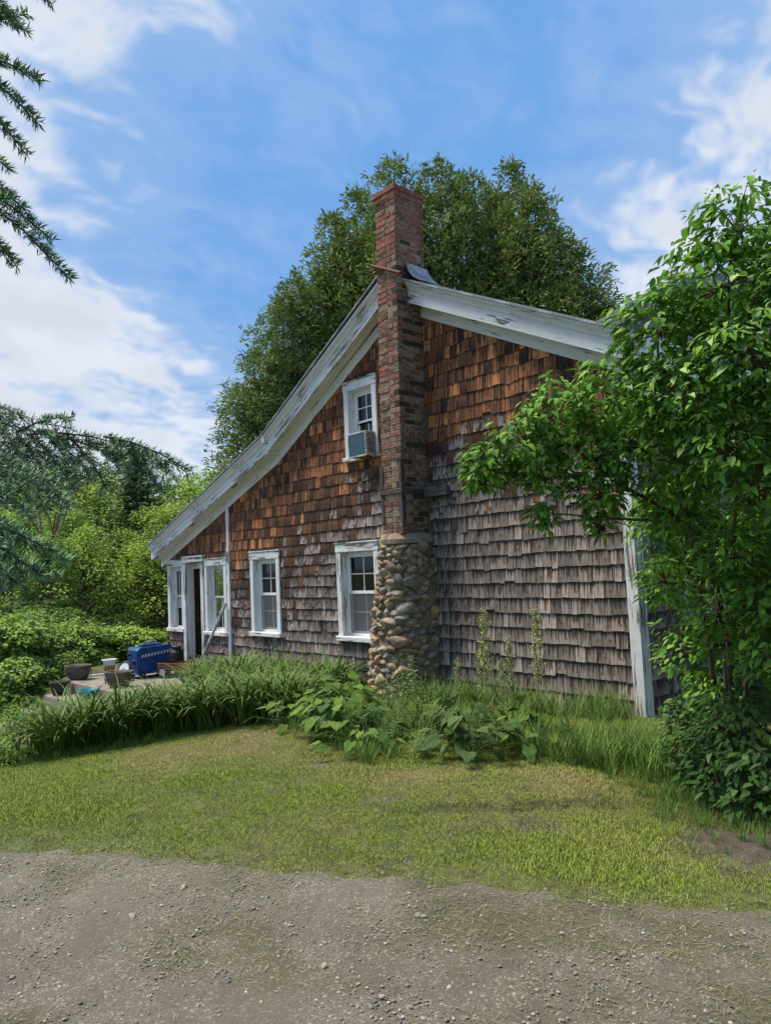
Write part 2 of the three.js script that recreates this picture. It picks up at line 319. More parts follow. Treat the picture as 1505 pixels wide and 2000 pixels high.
{
  const axis = (lo, hi, step, far) => { const a = []; for (let v = lo; v <= hi + 1e-6; v += step) a.push(v); let s = step, lft = lo, rgt = hi; while (lft > -far || rgt < far) { s *= 1.28; lft -= s; rgt += s; a.unshift(lft); a.push(rgt); } return a; };
  const xs = axis(-7, 4.6, 0.055, 260), zs = axis(-1, 7.5, 0.055, 260), mb = new MB(), nx = xs.length;
  for (const z of zs) for (const x of xs) {
    const y = lie(x, z), e = 0.05, near = Math.abs(x) < 30 && Math.abs(z) < 30;
    const n = V(near ? (lie(x - e, z) - lie(x + e, z)) / (2 * e) : 0, 1, near ? (lie(x, z - e) - lie(x, z + e)) / (2 * e) : 0).normalize();
    const q = fbm(x * 3, z * 3, 4), soil = lerp3([0.11, 0.085, 0.058], [0.2, 0.16, 0.11], q), thatch = lerp3([0.15, 0.18, 0.04], [0.32, 0.26, 0.11], clamp(dryness(x, z) + (q - 0.5) * 0.6));
    mb.vert(x, y, z, n.x, n.y, n.z, x, z, lerp3(thatch, soil, clamp(bareness(x, z) + 0.15)));
  }
  for (let j = 0; j < zs.length - 1; j++) for (let i = 0; i < nx - 1; i++) { const a = j * nx + i; mb.i.push(a, a + nx, a + 1, a + 1, a + nx, a + nx + 1); }
  structure(mb.build('lawn', std({ vertexColors: true, map: T.speck, bumpMap: T.rough, bumpScale: 0.02, roughness: 1 }))).userData.label = 'mown sloping lawn in front of the house';
}
T.gravel = tex(1024, 1024, (u, v) => {                  // packed grit: two sizes of grains with their own tones
  const cell = (n, k) => { const x = u * n, y = v * n, xi = Math.floor(x), yi = Math.floor(y); let best = 9, second = 9, id = 0;
    for (let dy = -1; dy <= 1; dy++) for (let dx = -1; dx <= 1; dx++) { const cx = (xi + dx + n) % n, cy = (yi + dy + n) % n, px = xi + dx + hash2(cx + k, cy), py = yi + dy + hash2(cx, cy + k + 50), d = Math.hypot(px - x, py - y); if (d < best) { second = best; best = d; id = hash2(cx + k + 7, cy + 90); } else if (d < second) second = d; }
    return [id, second - best]; };
  const [a, ea] = cell(230, 3), [b, eb] = cell(120, 60), dirt = fbm(u * 7, v * 7, 4, 7, 7);
  let c = lerp3([104, 96, 85], [156, 147, 133], a * 0.8 + 0.1); c = lerp3([88, 79, 68], c, sm(0.02, 0.2, ea));
  if (b > 0.8) c = lerp3(c, lerp3([128, 122, 116], [176, 168, 158], (b - 0.8) * 5), sm(0.08, 0.25, eb));
  return lerp3(c, [104, 95, 84], sm(0.42, 0.62, dirt) * 0.45);
}, { metres: [1.3, 1.3] });
{
  const mb = new MB(), e = [0.869, -0.494], n = [0.494, 0.869], S = [], D = [];
  for (let s = -40; s < -4; s += 2) S.push(s); for (let s = -4; s <= 6.5; s += 0.05) S.push(s); for (let s = 8; s < 44; s += 2) S.push(s);
  for (let d = -0.45; d <= 4.2; d += 0.05) D.push(d); D.push(5, 6, 7);
  const inside = [];
  for (const d of D) for (const s of S) {
    const x = -1.29 + e[0] * s + n[0] * d, z = 5.59 + e[1] * s + n[1] * d, w = driveSide(x, z), far = s < -4 || s > 6.5;
    const rough = far ? 0 : (fbm(x * 4, z * 4, 3) - 0.5) * 0.02 + (fbm(x * 16, z * 16, 2) - 0.5) * 0.008;
    const y = lie(x, z) + mix(-0.035, 0.016, sm(-0.14, 0.1, w)) + sm(0, 0.3, w) * rough, q = fbm(x * 1.3 + 50, z * 1.3, 4), mossy = sm(0.5, 0.68, fbm(x * 2.1 + 8, z * 3.1, 4));
    mb.vert(x, y, z, 0, 1, 0, x, z, lerp3(lerp3([0.70, 0.735, 0.71], [0.54, 0.545, 0.49], clamp(q * 1.6 - 0.3)), [0.36, 0.38, 0.22], mossy * 0.7)); inside.push(w > -0.22 || (far && d > 0));
  }
  const nx = S.length;
  for (let j = 0; j < D.length - 1; j++) for (let i = 0; i < nx - 1; i++) { const a = j * nx + i; if (inside[a] && inside[a + 1] && inside[a + nx] && inside[a + nx + 1]) mb.i.push(a, a + nx, a + 1, a + 1, a + nx, a + nx + 1); }
  const g = mb.geo(); g.computeVertexNormals(); for (let k = 0; k < g.attributes.normal.count; k++) if (g.attributes.normal.getY(k) < 0) g.attributes.normal.setXYZ(k, -g.attributes.normal.getX(k), -g.attributes.normal.getY(k), -g.attributes.normal.getZ(k));
  structure(mesh('gravel_drive', g, std({ vertexColors: true, map: T.gravel, bumpMap: T.gravel, bumpScale: 0.006, roughness: 1 }))).userData.label = 'gravel drive with trodden grass clippings';
}
const onGround = (x, z) => lie(x, z) + (driveSide(x, z) > 0 ? 0.016 : 0);

// ---------------------------------------------------------------- the farmhouse
const house = thing('farmhouse', 'weathered brown shingled farmhouse with white trim and sagging rake roof', 'house');
const RAKE = [[-10.76, 1.82], [-6.34, 3.41], [-3.3, 5.13], [0.32, 3.35]];
const rakeY = (x) => { for (let k = 1; k < RAKE.length; k++) if (x <= RAKE[k][0] || k === RAKE.length - 1) { const [a, b] = [RAKE[k - 1], RAKE[k]]; return a[1] + ((x - a[0]) / (b[0] - a[0])) * (b[1] - a[1]); } };
const BASE = -0.2;
const rects = {                                         // outer casing of every opening in the gable wall: x0, x1, y0, y1
  porchWin: [-10.47, -9.76, 0.5, 1.92], door: [-9.75, -8.93, -0.06, 1.96], porchWin2: [-8.92, -8.1, 0.48, 1.9],
  win1: [-7.28, -6.38, 0.53, 1.96], win2: [-4.85, -3.9, 0.55, 1.98], upper: [-4.53, -3.8, 3.17, 4.35],
};
{
  const s = new THREE.Shape(); s.moveTo(-10.48, BASE); s.lineTo(0, BASE); s.lineTo(0, rakeY(0) + 0.12);
  for (let k = 2; k >= 1; k--) s.lineTo(RAKE[k][0], RAKE[k][1] + 0.12); s.lineTo(-10.48, rakeY(-10.48) + 0.12); s.closePath();
  for (const [k, [a, b, c, d]] of Object.entries(rects)) { const w = k === 'door' ? 0.08 : 0.09, h = new THREE.Path(); h.moveTo(a + w, c + 0.06); h.lineTo(b - w, c + 0.06); h.lineTo(b - w, d - 0.11); h.lineTo(a + w, d - 0.11); h.closePath(); s.holes.push(h); }
  const g = new THREE.ExtrudeGeometry(s, { depth: 0.15, bevelEnabled: false }); g.translate(0, 0, -0.15);
  house.userData.gable = undefined; delete house.userData.gable;
  var gable = mesh('gable_wall', g, MAT.sheath, house);
}
// shingles: one chamfer-free slab per face variant, thicker at the butt
const SH = [];
for (let k = 0; k < 128; k++) {
  const col = k % 16, row = k >> 4, mb = new MB(), r = rngOf(k + 500), u0 = col / 16 + 0.004, u1 = (col + 1) / 16 - 0.004, v0 = row / 8 + 0.002, v1 = (row + 1) / 8 - 0.002;
  const cup = (r() - 0.5) * 0.006, L = -0.5, Rr = 0.5, b0 = (r() - 0.5) * 0.05, b1 = (r() - 0.5) * 0.05, bm = (r() - 0.5) * 0.03;
  const f = [[L, b0, 0.022 + cup], [0, bm, 0.021], [Rr, b1, 0.022 - cup], [Rr, 1.2, 0.004], [0, 1.2, 0.004], [L, 1.2, 0.004]];
  const uv = (p) => [mix(u0, u1, p[0] + 0.5), mix(v0, v1, clamp(p[1], 0, 1))], w = [1, 1, 1];
  const q = (a, b, c, d) => mb.poly([a, b, c, d], w, [a, b, c, d].map(uv));
  q(f[0], f[1], f[4], f[5]); q(f[1], f[2], f[3], f[4]);
  const back = (p) => [p[0], p[1], p[2] - 0.012];
  q(back(f[0]), back(f[1]), f[1], f[0]); q(back(f[1]), back(f[2]), f[2], f[1]); q(back(f[0]), f[0], f[5], back(f[5])); q(f[2], back(f[2]), back(f[3]), f[3]);
  SH.push(mb.geo());
}
const ramp = (pts, x) => { if (x <= pts[0][0]) return pts[0][1]; for (let k = 1; k < pts.length; k++) if (x <= pts[k][0]) return mix(pts[k - 1][1], pts[k][1], (x - pts[k - 1][0]) / (pts[k][0] - pts[k - 1][0])); return pts[pts.length - 1][1]; };
const greyLine = [[-10.5, 0.1], [-8, 0.0], [-7, 0.05], [-6.2, 0.4], [-5.5, 0.95], [-5, 1.35], [-4.2, 2.1], [-3.6, 2.5], [-2.8, 2.3], [-1.5, 2.2], [0, 2.2]];
const orangeLine = [[-10.5, 1.0], [-8, 1.8], [-7, 2.0], [-6, 2.3], [-5, 2.7], [-4, 3.15], [-2.7, 3.3], [-1, 3.1], [0, 3.05]];
function shingleState(x, y) {
  const n = (fbm(x * 1.1 + 4, y * 1.5 + 9, 4) - 0.5) * 1.5 + rr(-0.22, 0.22), g = ramp(greyLine, x), o = ramp(orangeLine, x);
  if (y < g + n * 0.55) return 3;
  if (y > o + n * 0.6) return rnd() < 0.78 ? 0 : 1;
  const t = (y - g) / Math.max(0.2, o - g) + n * 0.35;
  return t > 0.6 ? (rnd() < 0.55 ? 1 : 2) : t > 0.28 ? (rnd() < 0.7 ? 2 : 1) : (rnd() < 0.6 ? 2 : 3);
}
{
  rnd = rngOf(11);
  const rowsOf = 0.17, list = [], gaps = Object.values(rects).concat([[-8.09, -7.975, -1, 9]]);
  const camR = V(3.884, 1.6, 6.915);
  let row = 0;
  for (let y = BASE + 0.02; y < 5.2; y += rowsOf, row++) {
    let x = -10.47 - rr(0, 0.1);
    while (x < -0.11) {
      const w = Math.min(rr(0.075, 0.165) * (rnd() < 0.2 ? 1.2 : 1), 0.19), sag = (fbm(x * 0.5 + 2, row * 0.21, 2) - 0.5) * 0.03;
      const gap = 0.0025 + 0.005 * rnd() * rnd(); let x0 = Math.max(x + gap, -10.475), x1 = Math.min(x + w - 0.0015, -0.105), y0 = y + sag + rr(-0.007, 0.007), y1 = y0 + rowsOf; const odd = rnd(); if (odd < 0.02) y0 -= rr(0.012, 0.035); else if (odd < 0.05) y0 += rr(0.01, 0.03);
      x += w;
      if (x1 - x0 < 0.025) continue;
      if (y0 > rakeY((x0 + x1) / 2) + 0.02 || y0 > rakeY(x0) + 0.1 || y0 > rakeY(x1) + 0.1) continue;
      let skip = false;
      const cy = (y0 + y1) / 2, cx = (x0 + x1) / 2;
      for (const [a, b, c, d] of gaps) {
        if (x1 <= a + 0.01 || x0 >= b - 0.01 || y1 <= c || y0 >= d) continue;
        if (cy > c - 0.02 && cy < d + 0.02) { if (cx < a) x1 = Math.min(x1, a + 0.02); else if (cx > b) x0 = Math.max(x0, b - 0.02); else if (x0 < a - 0.03) x1 = a + 0.02; else if (x1 > b + 0.03) x0 = b - 0.02; else skip = true; } else if (cy <= c) y1 = Math.min(y1, c + 0.05); else y0 = Math.max(y0, d - 0.07);
      }
      if (odd > 0.992 && cy > 0.5) skip = true;
      if (skip || x1 - x0 < 0.02 || y1 - y0 < 0.03) continue;
      if (cx > -3.4 && cx < -2.85 && cy < 5) continue;        // behind the chimney
      const st = shingleState(cx, cy), k = (st * 2 + (rnd() < 0.5 ? 0 : 1)) * 16 + Math.floor(rnd() * 16);
      const dist = camR.distanceTo(V(cx, cy, 0)), hidden = (cx > -1.9 && cy > 2.0) || cy < 0.02 || (cx > -4 && cx < -2.6 && cy < 2);
      list.push({ k, x: (x0 + x1) / 2, y: y0, w: x1 - x0, h: y1 - y0, z: rr(0, 0.004), t: rr(-0.016, 0.016) + (rnd() < 0.035 ? rr(-0.09, 0.09) : 0), size: hidden ? 0 : ((x1 - x0) * (y1 - y0)) / (dist * dist) });
    }
  }
  const big = new Set(list.slice().sort((a, b) => b.size - a.size).slice(0, 300)), rest = new MB();
  for (const s of list) {
    const pos = [s.x, s.y, 0.002 + s.z], turn = [0, 0, s.t], scl = [s.w, s.h, 1];
    if (big.has(s)) { const m = mesh('shingle', SH[s.k], MAT.shingle, gable); m.position.set(...pos); m.rotation.z = s.t; m.scale.set(...scl); } else rest.add(SH[s.k], M4(pos, turn, scl));
  }
  rest.build('shingle_courses', MAT.shingle, gable).userData.kind = 'stuff';
}
// the side wall to the right, its shingles, floor, ceilings and inner walls
{
  const side = boards('side_wall', house, MAT.sheath, [[-0.15, -0.001, BASE, 3.45, -0.9, -0.152], [-0.15, -0.001, BASE, 3.45, -9, -1.9], [-0.15, -0.001, BASE, 0.85, -1.898, -0.902], [-0.15, -0.001, 1.95, 3.45, -1.898, -0.902]], 0.001);
  rnd = rngOf(12); const mb = new MB();
  for (let y = BASE + 0.03; y < 3.4; y += 0.17) for (let z = -0.12; z > -6;) {
    const w = rr(0.08, 0.18), c = z - w / 2; z -= w;
    if (c < -0.95 && c > -1.85 && y > 0.78 && y < 1.95) continue;
    mb.add(SH[(6 + Math.floor(rnd() * 2)) * 16 + Math.floor(rnd() * 16) - (rnd() < 0.5 ? 32 : 0)], new THREE.Matrix4().compose(V(0.002, y, c), new THREE.Quaternion().setFromEuler(new THREE.Euler(0, Math.PI / 2, rr(-0.01, 0.01), 'YXZ')), V(w - 0.003, 0.17, 1)));
  }
  mb.build('shingle_courses', MAT.shingle, side).userData.kind = 'stuff';
  boards('end_wall', house, MAT.sheath, [[-10.48, -10.33, BASE, 0.8, -3, -0.152], [-10.48, -10.33, 1.7, 1.98, -3, -0.152], [-10.48, -10.33, 0.802, 1.698, -0.7, -0.152], [-10.48, -10.33, 0.802, 1.698, -3, -2.3]], 0.001);
  boards('rear_wall', house, MAT.sheath, [[-8, -0.16, BASE, 3.4, -9, -8.85], [-10.32, -8.15, BASE, 0.9, -3.1, -2.95], [-10.32, -8.15, 1.75, 2.0, -3.1, -2.95], [-10.32, -9.6, 0.902, 1.748, -3.1, -2.95], [-8.7, -8.15, 0.902, 1.748, -3.1, -2.95]], 0.001);
  boards('inner_wall', house, MAT.inner, [[-8.1, -7.95, BASE, 2.32, -8.84, -0.155], [-5.5, -5.4, 0, 2.3, -8.84, -3.2], [-7.94, -0.16, 0, 2.3, -3.3, -3.2], [-5.4, -2.4, 2.45, 4.6, -3, -2.9], [-10.32, -8.12, 0.95, 1.98, -2.949, -2.93]].slice(0, 4), 0.001);
  boards('wainscot', house, MAT.boardFloor, [[-10.3, -8.12, 0, 0.86, -2.945, -2.92], [-8.125, -8.102, 0, 0.9, -2.9, -0.17]], 0.001);
  boards('floor', house, MAT.boardFloor, [[-10.32, -0.16, -0.12, -0.06, -8.8, -0.153]], 0.001);
  boards('ceiling', house, MAT.inner, [[-10.3, -0.16, 2.33, 2.43, -8.8, -0.153]].map(([a, b, c, d, e, f]) => [-7.94, b, c, d, e, f]), 0.001);
}
// roof: the sheet, then every board of the raking eaves as a piece swept along the roof line
function rakeSweep(name, parent, mat, profile, from = 0, to = 3, trim) {
  const line = RAKE.slice(from, to + 1).map((p) => p.slice()), mb = new MB();
  if (trim) { if (trim[0] !== null) line[0] = [trim[0], rakeY(trim[0])]; if (trim[1] !== null) line[line.length - 1] = [trim[1], rakeY(trim[1])]; }
  for (let k = 1; k < line.length; k++) {
    const [a, b] = [line[k - 1], line[k]], len = Math.hypot(b[0] - a[0], b[1] - a[1]); let per = rnd() * 5;
    profile.forEach((p, q) => { const n = profile[(q + 1) % profile.length], e = Math.hypot(n[0] - p[0], n[1] - p[1]), P = (s, t) => [s[0], s[1] + t[1], t[0]]; const off = k * 3.3; mb.poly([P(a, p), P(b, p), P(b, n), P(a, n)], [1, 1, 1], [[per, off], [per, off + len], [per + e, off + len], [per + e, off]]); per += e; });
  }
  for (const [pt, flip] of [[line[0], 0], [line[line.length - 1], 1]]) { const pts = profile.map((t) => [pt[0], pt[1] + t[1], t[0]]); mb.poly(flip ? pts : pts.reverse(), [1, 1, 1], profile.map((t) => [t[0], t[1]])); }
  return mb.build(name, mat, parent);
}
const box4 = (z0, z1, d0, d1) => [[z0, d0], [z1, d0], [z1, d1], [z0, d1]];
{
  rnd = rngOf(13);
  const roof = part('roof', house);
  rakeSweep('roof_sheet', roof, MAT.roof, box4(-9.1, 0.345, 0.432, 0.462), 0, 2);
  rakeSweep('roof_sheet', roof, MAT.zinc, box4(-9.1, 0.352, 0.432, 0.464), 2, 3);
  for (const [f, t, tr] of [[0, 2, null], [2, 3, [-2.94, null]]]) {
    rakeSweep('fascia_board', roof, f ? MAT.paint : MAT.peel, box4(0.222, 0.25, 0.15, 0.312), f, t, f ? tr : [null, -3.26]);
    rakeSweep('crown_moulding', roof, MAT.paint, [[0.2, 0.314], [0.256, 0.314], [0.256, 0.326], [0.268, 0.33], [0.272, 0.348], [0.29, 0.375], [0.312, 0.392], [0.322, 0.4], [0.322, 0.43], [0.2, 0.43]], f, t, f ? tr : [null, -3.26]);
    rakeSweep('soffit_board', roof, MAT.soffit, box4(0.128, 0.22, 0.152, 0.172), f, t);
    rakeSweep('soffit_board', roof, MAT.soffit, box4(0.034, 0.122, 0.156, 0.174), f, t);
    rakeSweep('frieze_board', roof, MAT.soffit, box4(0.003, 0.032, 0.0, 0.17), f, t, f ? [-2.9, null] : [null, -3.26]);
  }
  rakeSweep('rake_core', roof, MAT.sheath, box4(-0.15, 0.198, 0.176, 0.43));
  for (const [a, b] of [[-6.36, -6.3]]) { const y = rakeY(-6.33); boards('joint_block', roof, MAT.peel, [[a, b, y + 0.13, y + 0.2, 0.03, 0.245], [a + 0.02, b + 0.02, y + 0.31, y + 0.44, 0.2, 0.33]], 0.006); }
  // eaves fascia along the right and left ends
  board('eaves_board', roof, MAT.paint, 0.322, 0.345, 3.5, 3.8, -9, 0.24); board('eaves_board', roof, MAT.paint, -10.785, -10.762, 1.97, 2.27, -9, 0.24);
  for (let z = -0.3; z > -9; z -= 0.6) for (const [f, t] of [[0, 1], [1, 2], [2, 3]]) rakeSweep('standing_seam', roof, f === 2 ? MAT.zinc : MAT.roof, box4(z - 0.012, z + 0.012, 0.463, 0.485), f, t);
  // bent metal flashing beside the chimney
  const fl = new MB(), N = 8, prof = []; for (let k = 0; k <= N; k++) { const t = k / N, x = -2.80 + 0.36 * t * t * 1.0 + 0.06 * t; prof.push([x, rakeY(x) + 0.485 + 0.2 * Math.pow(1 - t, 2.2)]); }
  for (let k = 0; k < N; k++) for (const dy of [0, 0.003]) fl.poly([[prof[k][0], prof[k][1] + dy, 0.3 + 0.008 * k], [prof[k + 1][0], prof[k + 1][1] + dy, 0.308 + 0.008 * k], [prof[k + 1][0], prof[k + 1][1] + dy, -0.1 - 0.012 * k], [prof[k][0], prof[k][1] + dy, -0.088 - 0.012 * k]]);
  fl.build('flashing', MAT.zinc, roof);
}
// corner posts
board('corner_post', house, MAT.peel, -0.105, 0.02, BASE, 3.47, 0.003, 0.032); board('corner_post', house, MAT.peel, 0.004, 0.028, BASE, 3.47, -0.12, 0.001);
board('trim_post', house, MAT.paint, -8.08, -7.985, BASE, 2.1, 0.003, 0.045); board('trim_post', house, MAT.paint, -8.07, -7.985, 2.102, rakeY(-8.03) + 0.005, 0.003, 0.04);

// windows
function windowUnit([x0, x1, y0, y1], { at = house, heads = MAT.peel, jambs = MAT.paint, panes = [2, 2], lower = true, deep = 0.075, screen = true, vinyl = true, name = 'window' } = {}) {
  const w = part(name, at), ix0 = x0 + 0.1, ix1 = x1 - 0.1, iy0 = y0 + 0.07, iy1 = y1 - 0.125;
  board('casing', w, heads, x0 - 0.012, x1 + 0.012, iy1, y1, 0.003, 0.05); board('head_cap', w, heads, x0 - 0.022, x1 + 0.022, y1 + 0.001, y1 + 0.018, 0.003, 0.062, 0.003);
  board('casing', w, jambs, x0, ix0, iy0 + 0.001, iy1 - 0.001, 0.003, 0.045); board('casing', w, jambs, ix1, x1, iy0 + 0.001, iy1 - 0.001, 0.003, 0.045);
  board('sill', w, heads, x0 - 0.025, x1 + 0.025, y0, iy0, -0.1, 0.085, 0.006);
  // reveals
  boards('reveal', w, jambs, [[ix0 - 0.015, ix0 + 0.002, iy0 + 0.002, iy1, -0.14, 0.001], [ix1 - 0.002, ix1 + 0.015, iy0 + 0.002, iy1, -0.14, 0.001], [ix0 + 0.003, ix1 - 0.003, iy1 - 0.012, iy1 + 0.01, -0.14, 0.001]], 0.002);
  const m = vinyl ? MAT.vinyl : MAT.paint, f = 0.035, ym = (iy0 + iy1) / 2 + 0.01, a = ix0 + 0.003, b = ix1 - 0.003, t = iy1 - 0.013, zf = -deep;
  boards('frame', w, m, [[a, a + f, iy0 + 0.003, t, zf - 0.06, zf], [b - f, b, iy0 + 0.003, t, zf - 0.06, zf], [a + f, b - f, t - f, t, zf - 0.06, zf], [a + f, b - f, iy0 + 0.003, iy0 + 0.033, zf - 0.06, zf]], 0.003);
  const sash = (lo, hi, z, nx, ny) => {
    const s = 0.032, A = a + f + 0.001, B = b - f - 0.001;
    boards('sash', w, m, [[A, A + s, lo, hi, z - 0.022, z], [B - s, B, lo, hi, z - 0.022, z], [A + s, B - s, hi - s, hi, z - 0.022, z], [A + s, B - s, lo, lo + s, z - 0.022, z]], 0.003);
    const px = (B - A - 2 * s) / nx, py = (hi - lo - 2 * s) / ny;
    for (let i = 1; i < nx; i++) board('muntin', w, m, A + s + px * i - 0.008, A + s + px * i + 0.008, lo + s + 0.001, hi - s - 0.001, z - 0.016, z - 0.004, 0.002);
    for (let j = 1; j < ny; j++) for (let i = 0; i < nx; i++) board('muntin', w, m, A + s + px * i + (i ? 0.009 : 0.001), A + s + px * (i + 1) - (i < nx - 1 ? 0.009 : 0.001), lo + s + py * j - 0.008, lo + s + py * j + 0.008, z - 0.016, z - 0.004, 0.002);
    for (let i = 0; i < nx; i++) for (let j = 0; j < ny; j++) { const p = mesh('pane', new THREE.PlaneGeometry(px - 0.018, py - 0.018), MAT.glass, w); p.position.set(A + s + px * (i + 0.5), lo + s + py * (j + 0.5), z - 0.01); }
  };
  sash(ym, t - f - 0.001, zf - 0.008, ...panes);
  if (lower) sash(iy0 + 0.034, ym + 0.03, zf - 0.034, ...(lower.length ? lower : panes));
  if (screen) { const s = mesh('insect_screen', new THREE.PlaneGeometry(b - a - 2 * f - 0.01, ym - iy0 - 0.045), MAT.screen, w); s.position.set((a + b) / 2, (iy0 + 0.034 + ym) / 2, zf - 0.004); board('screen_rail', w, m, a + f, b - f, ym - 0.012, ym - 0.0005, zf - 0.006, zf + 0.004, 0.002); }
  return w;
}
windowUnit(rects.win1); windowUnit(rects.win2, { jambs: MAT.peel });
windowUnit(rects.porchWin, { vinyl: false, panes: [3, 1], lower: false, screen: false, deep: 0.06 });
board('window_panel', house, std({ color: lin(0.32, 0.34, 0.37) }), -10.335, -9.895, 0.96, 1.2, -0.1, -0.09, 0.002);
windowUnit(rects.porchWin2, { vinyl: false, panes: [1, 1], lower: [2, 1], screen: false, deep: 0.06 });
const upperWin = windowUnit(rects.upper, { heads: MAT.peel, screen: false, lower: false });
{ // raised lower sash of the upper window: only its top lights show above the air conditioner
  const w = upperWin, A = -4.39, B = -3.94;
  boards('sash', w, MAT.vinyl, [[A, A + 0.03, 3.53, 3.72, -0.135, -0.11], [B - 0.03, B, 3.53, 3.72, -0.135, -0.11], [A + 0.031, B - 0.031, 3.53, 3.56, -0.135, -0.11]], 0.003);
  board('muntin', w, MAT.vinyl, -4.17, -4.155, 3.561, 3.72, -0.13, -0.118, 0.002);
  for (const [p, q] of [[A + 0.03, -4.172], [-4.153, B - 0.03]]) { const g = mesh('pane', new THREE.PlaneGeometry(q - p, 0.16), MAT.glass, w); g.position.set((p + q) / 2, 3.64, -0.124); }
}
{ const w = part('side_window_mount', house); w.name = 'window_wall'; w.rotation.y = Math.PI / 2; w.position.set(0.0, 0, 0); windowUnit([0.9, 1.9, 0.83, 1.97], { at: house }); const u = house.children[house.children.length - 1]; u.rotation.y = Math.PI / 2; house.remove(w); }

// the porch doorway: deep jambs round an open, dark passage
{
  const d = part('doorway', house), [x0, x1, y0, y1] = rects.door;
  board('jamb', d, MAT.peel, x0, x0 + 0.1, y0, y1 - 0.1, 0.003, 0.07); board('jamb', d, MAT.peel, x1 - 0.1, x1, y0, y1 - 0.1, 0.003, 0.07);
  board('lintel', d, MAT.peel, x0 - 0.02, x1 + 0.02, y1 - 0.099, y1, 0.003, 0.085); board('lintel', d, MAT.paint, x0 + 0.04, x1 + 0.03, y1 + 0.001, y1 + 0.03, 0.003, 0.1);
  board('reveal', d, MAT.paint, x0 + 0.085, x0 + 0.11, y0 + 0.01, y1 - 0.102, -0.12, 0.001); board('reveal', d, MAT.peel, x1 - 0.11, x1 - 0.085, y0 + 0.01, y1 - 0.102, -0.16, 0.001);
  board('transom', d, MAT.peel, x0 + 0.111, x1 - 0.111, y1 - 0.22, y1 - 0.103, -0.15, -0.1); board('threshold', d, MAT.weathered, x0 + 0.06, x1 - 0.06, y0 - 0.04, y0 + 0.008, -0.15, 0.12);
}

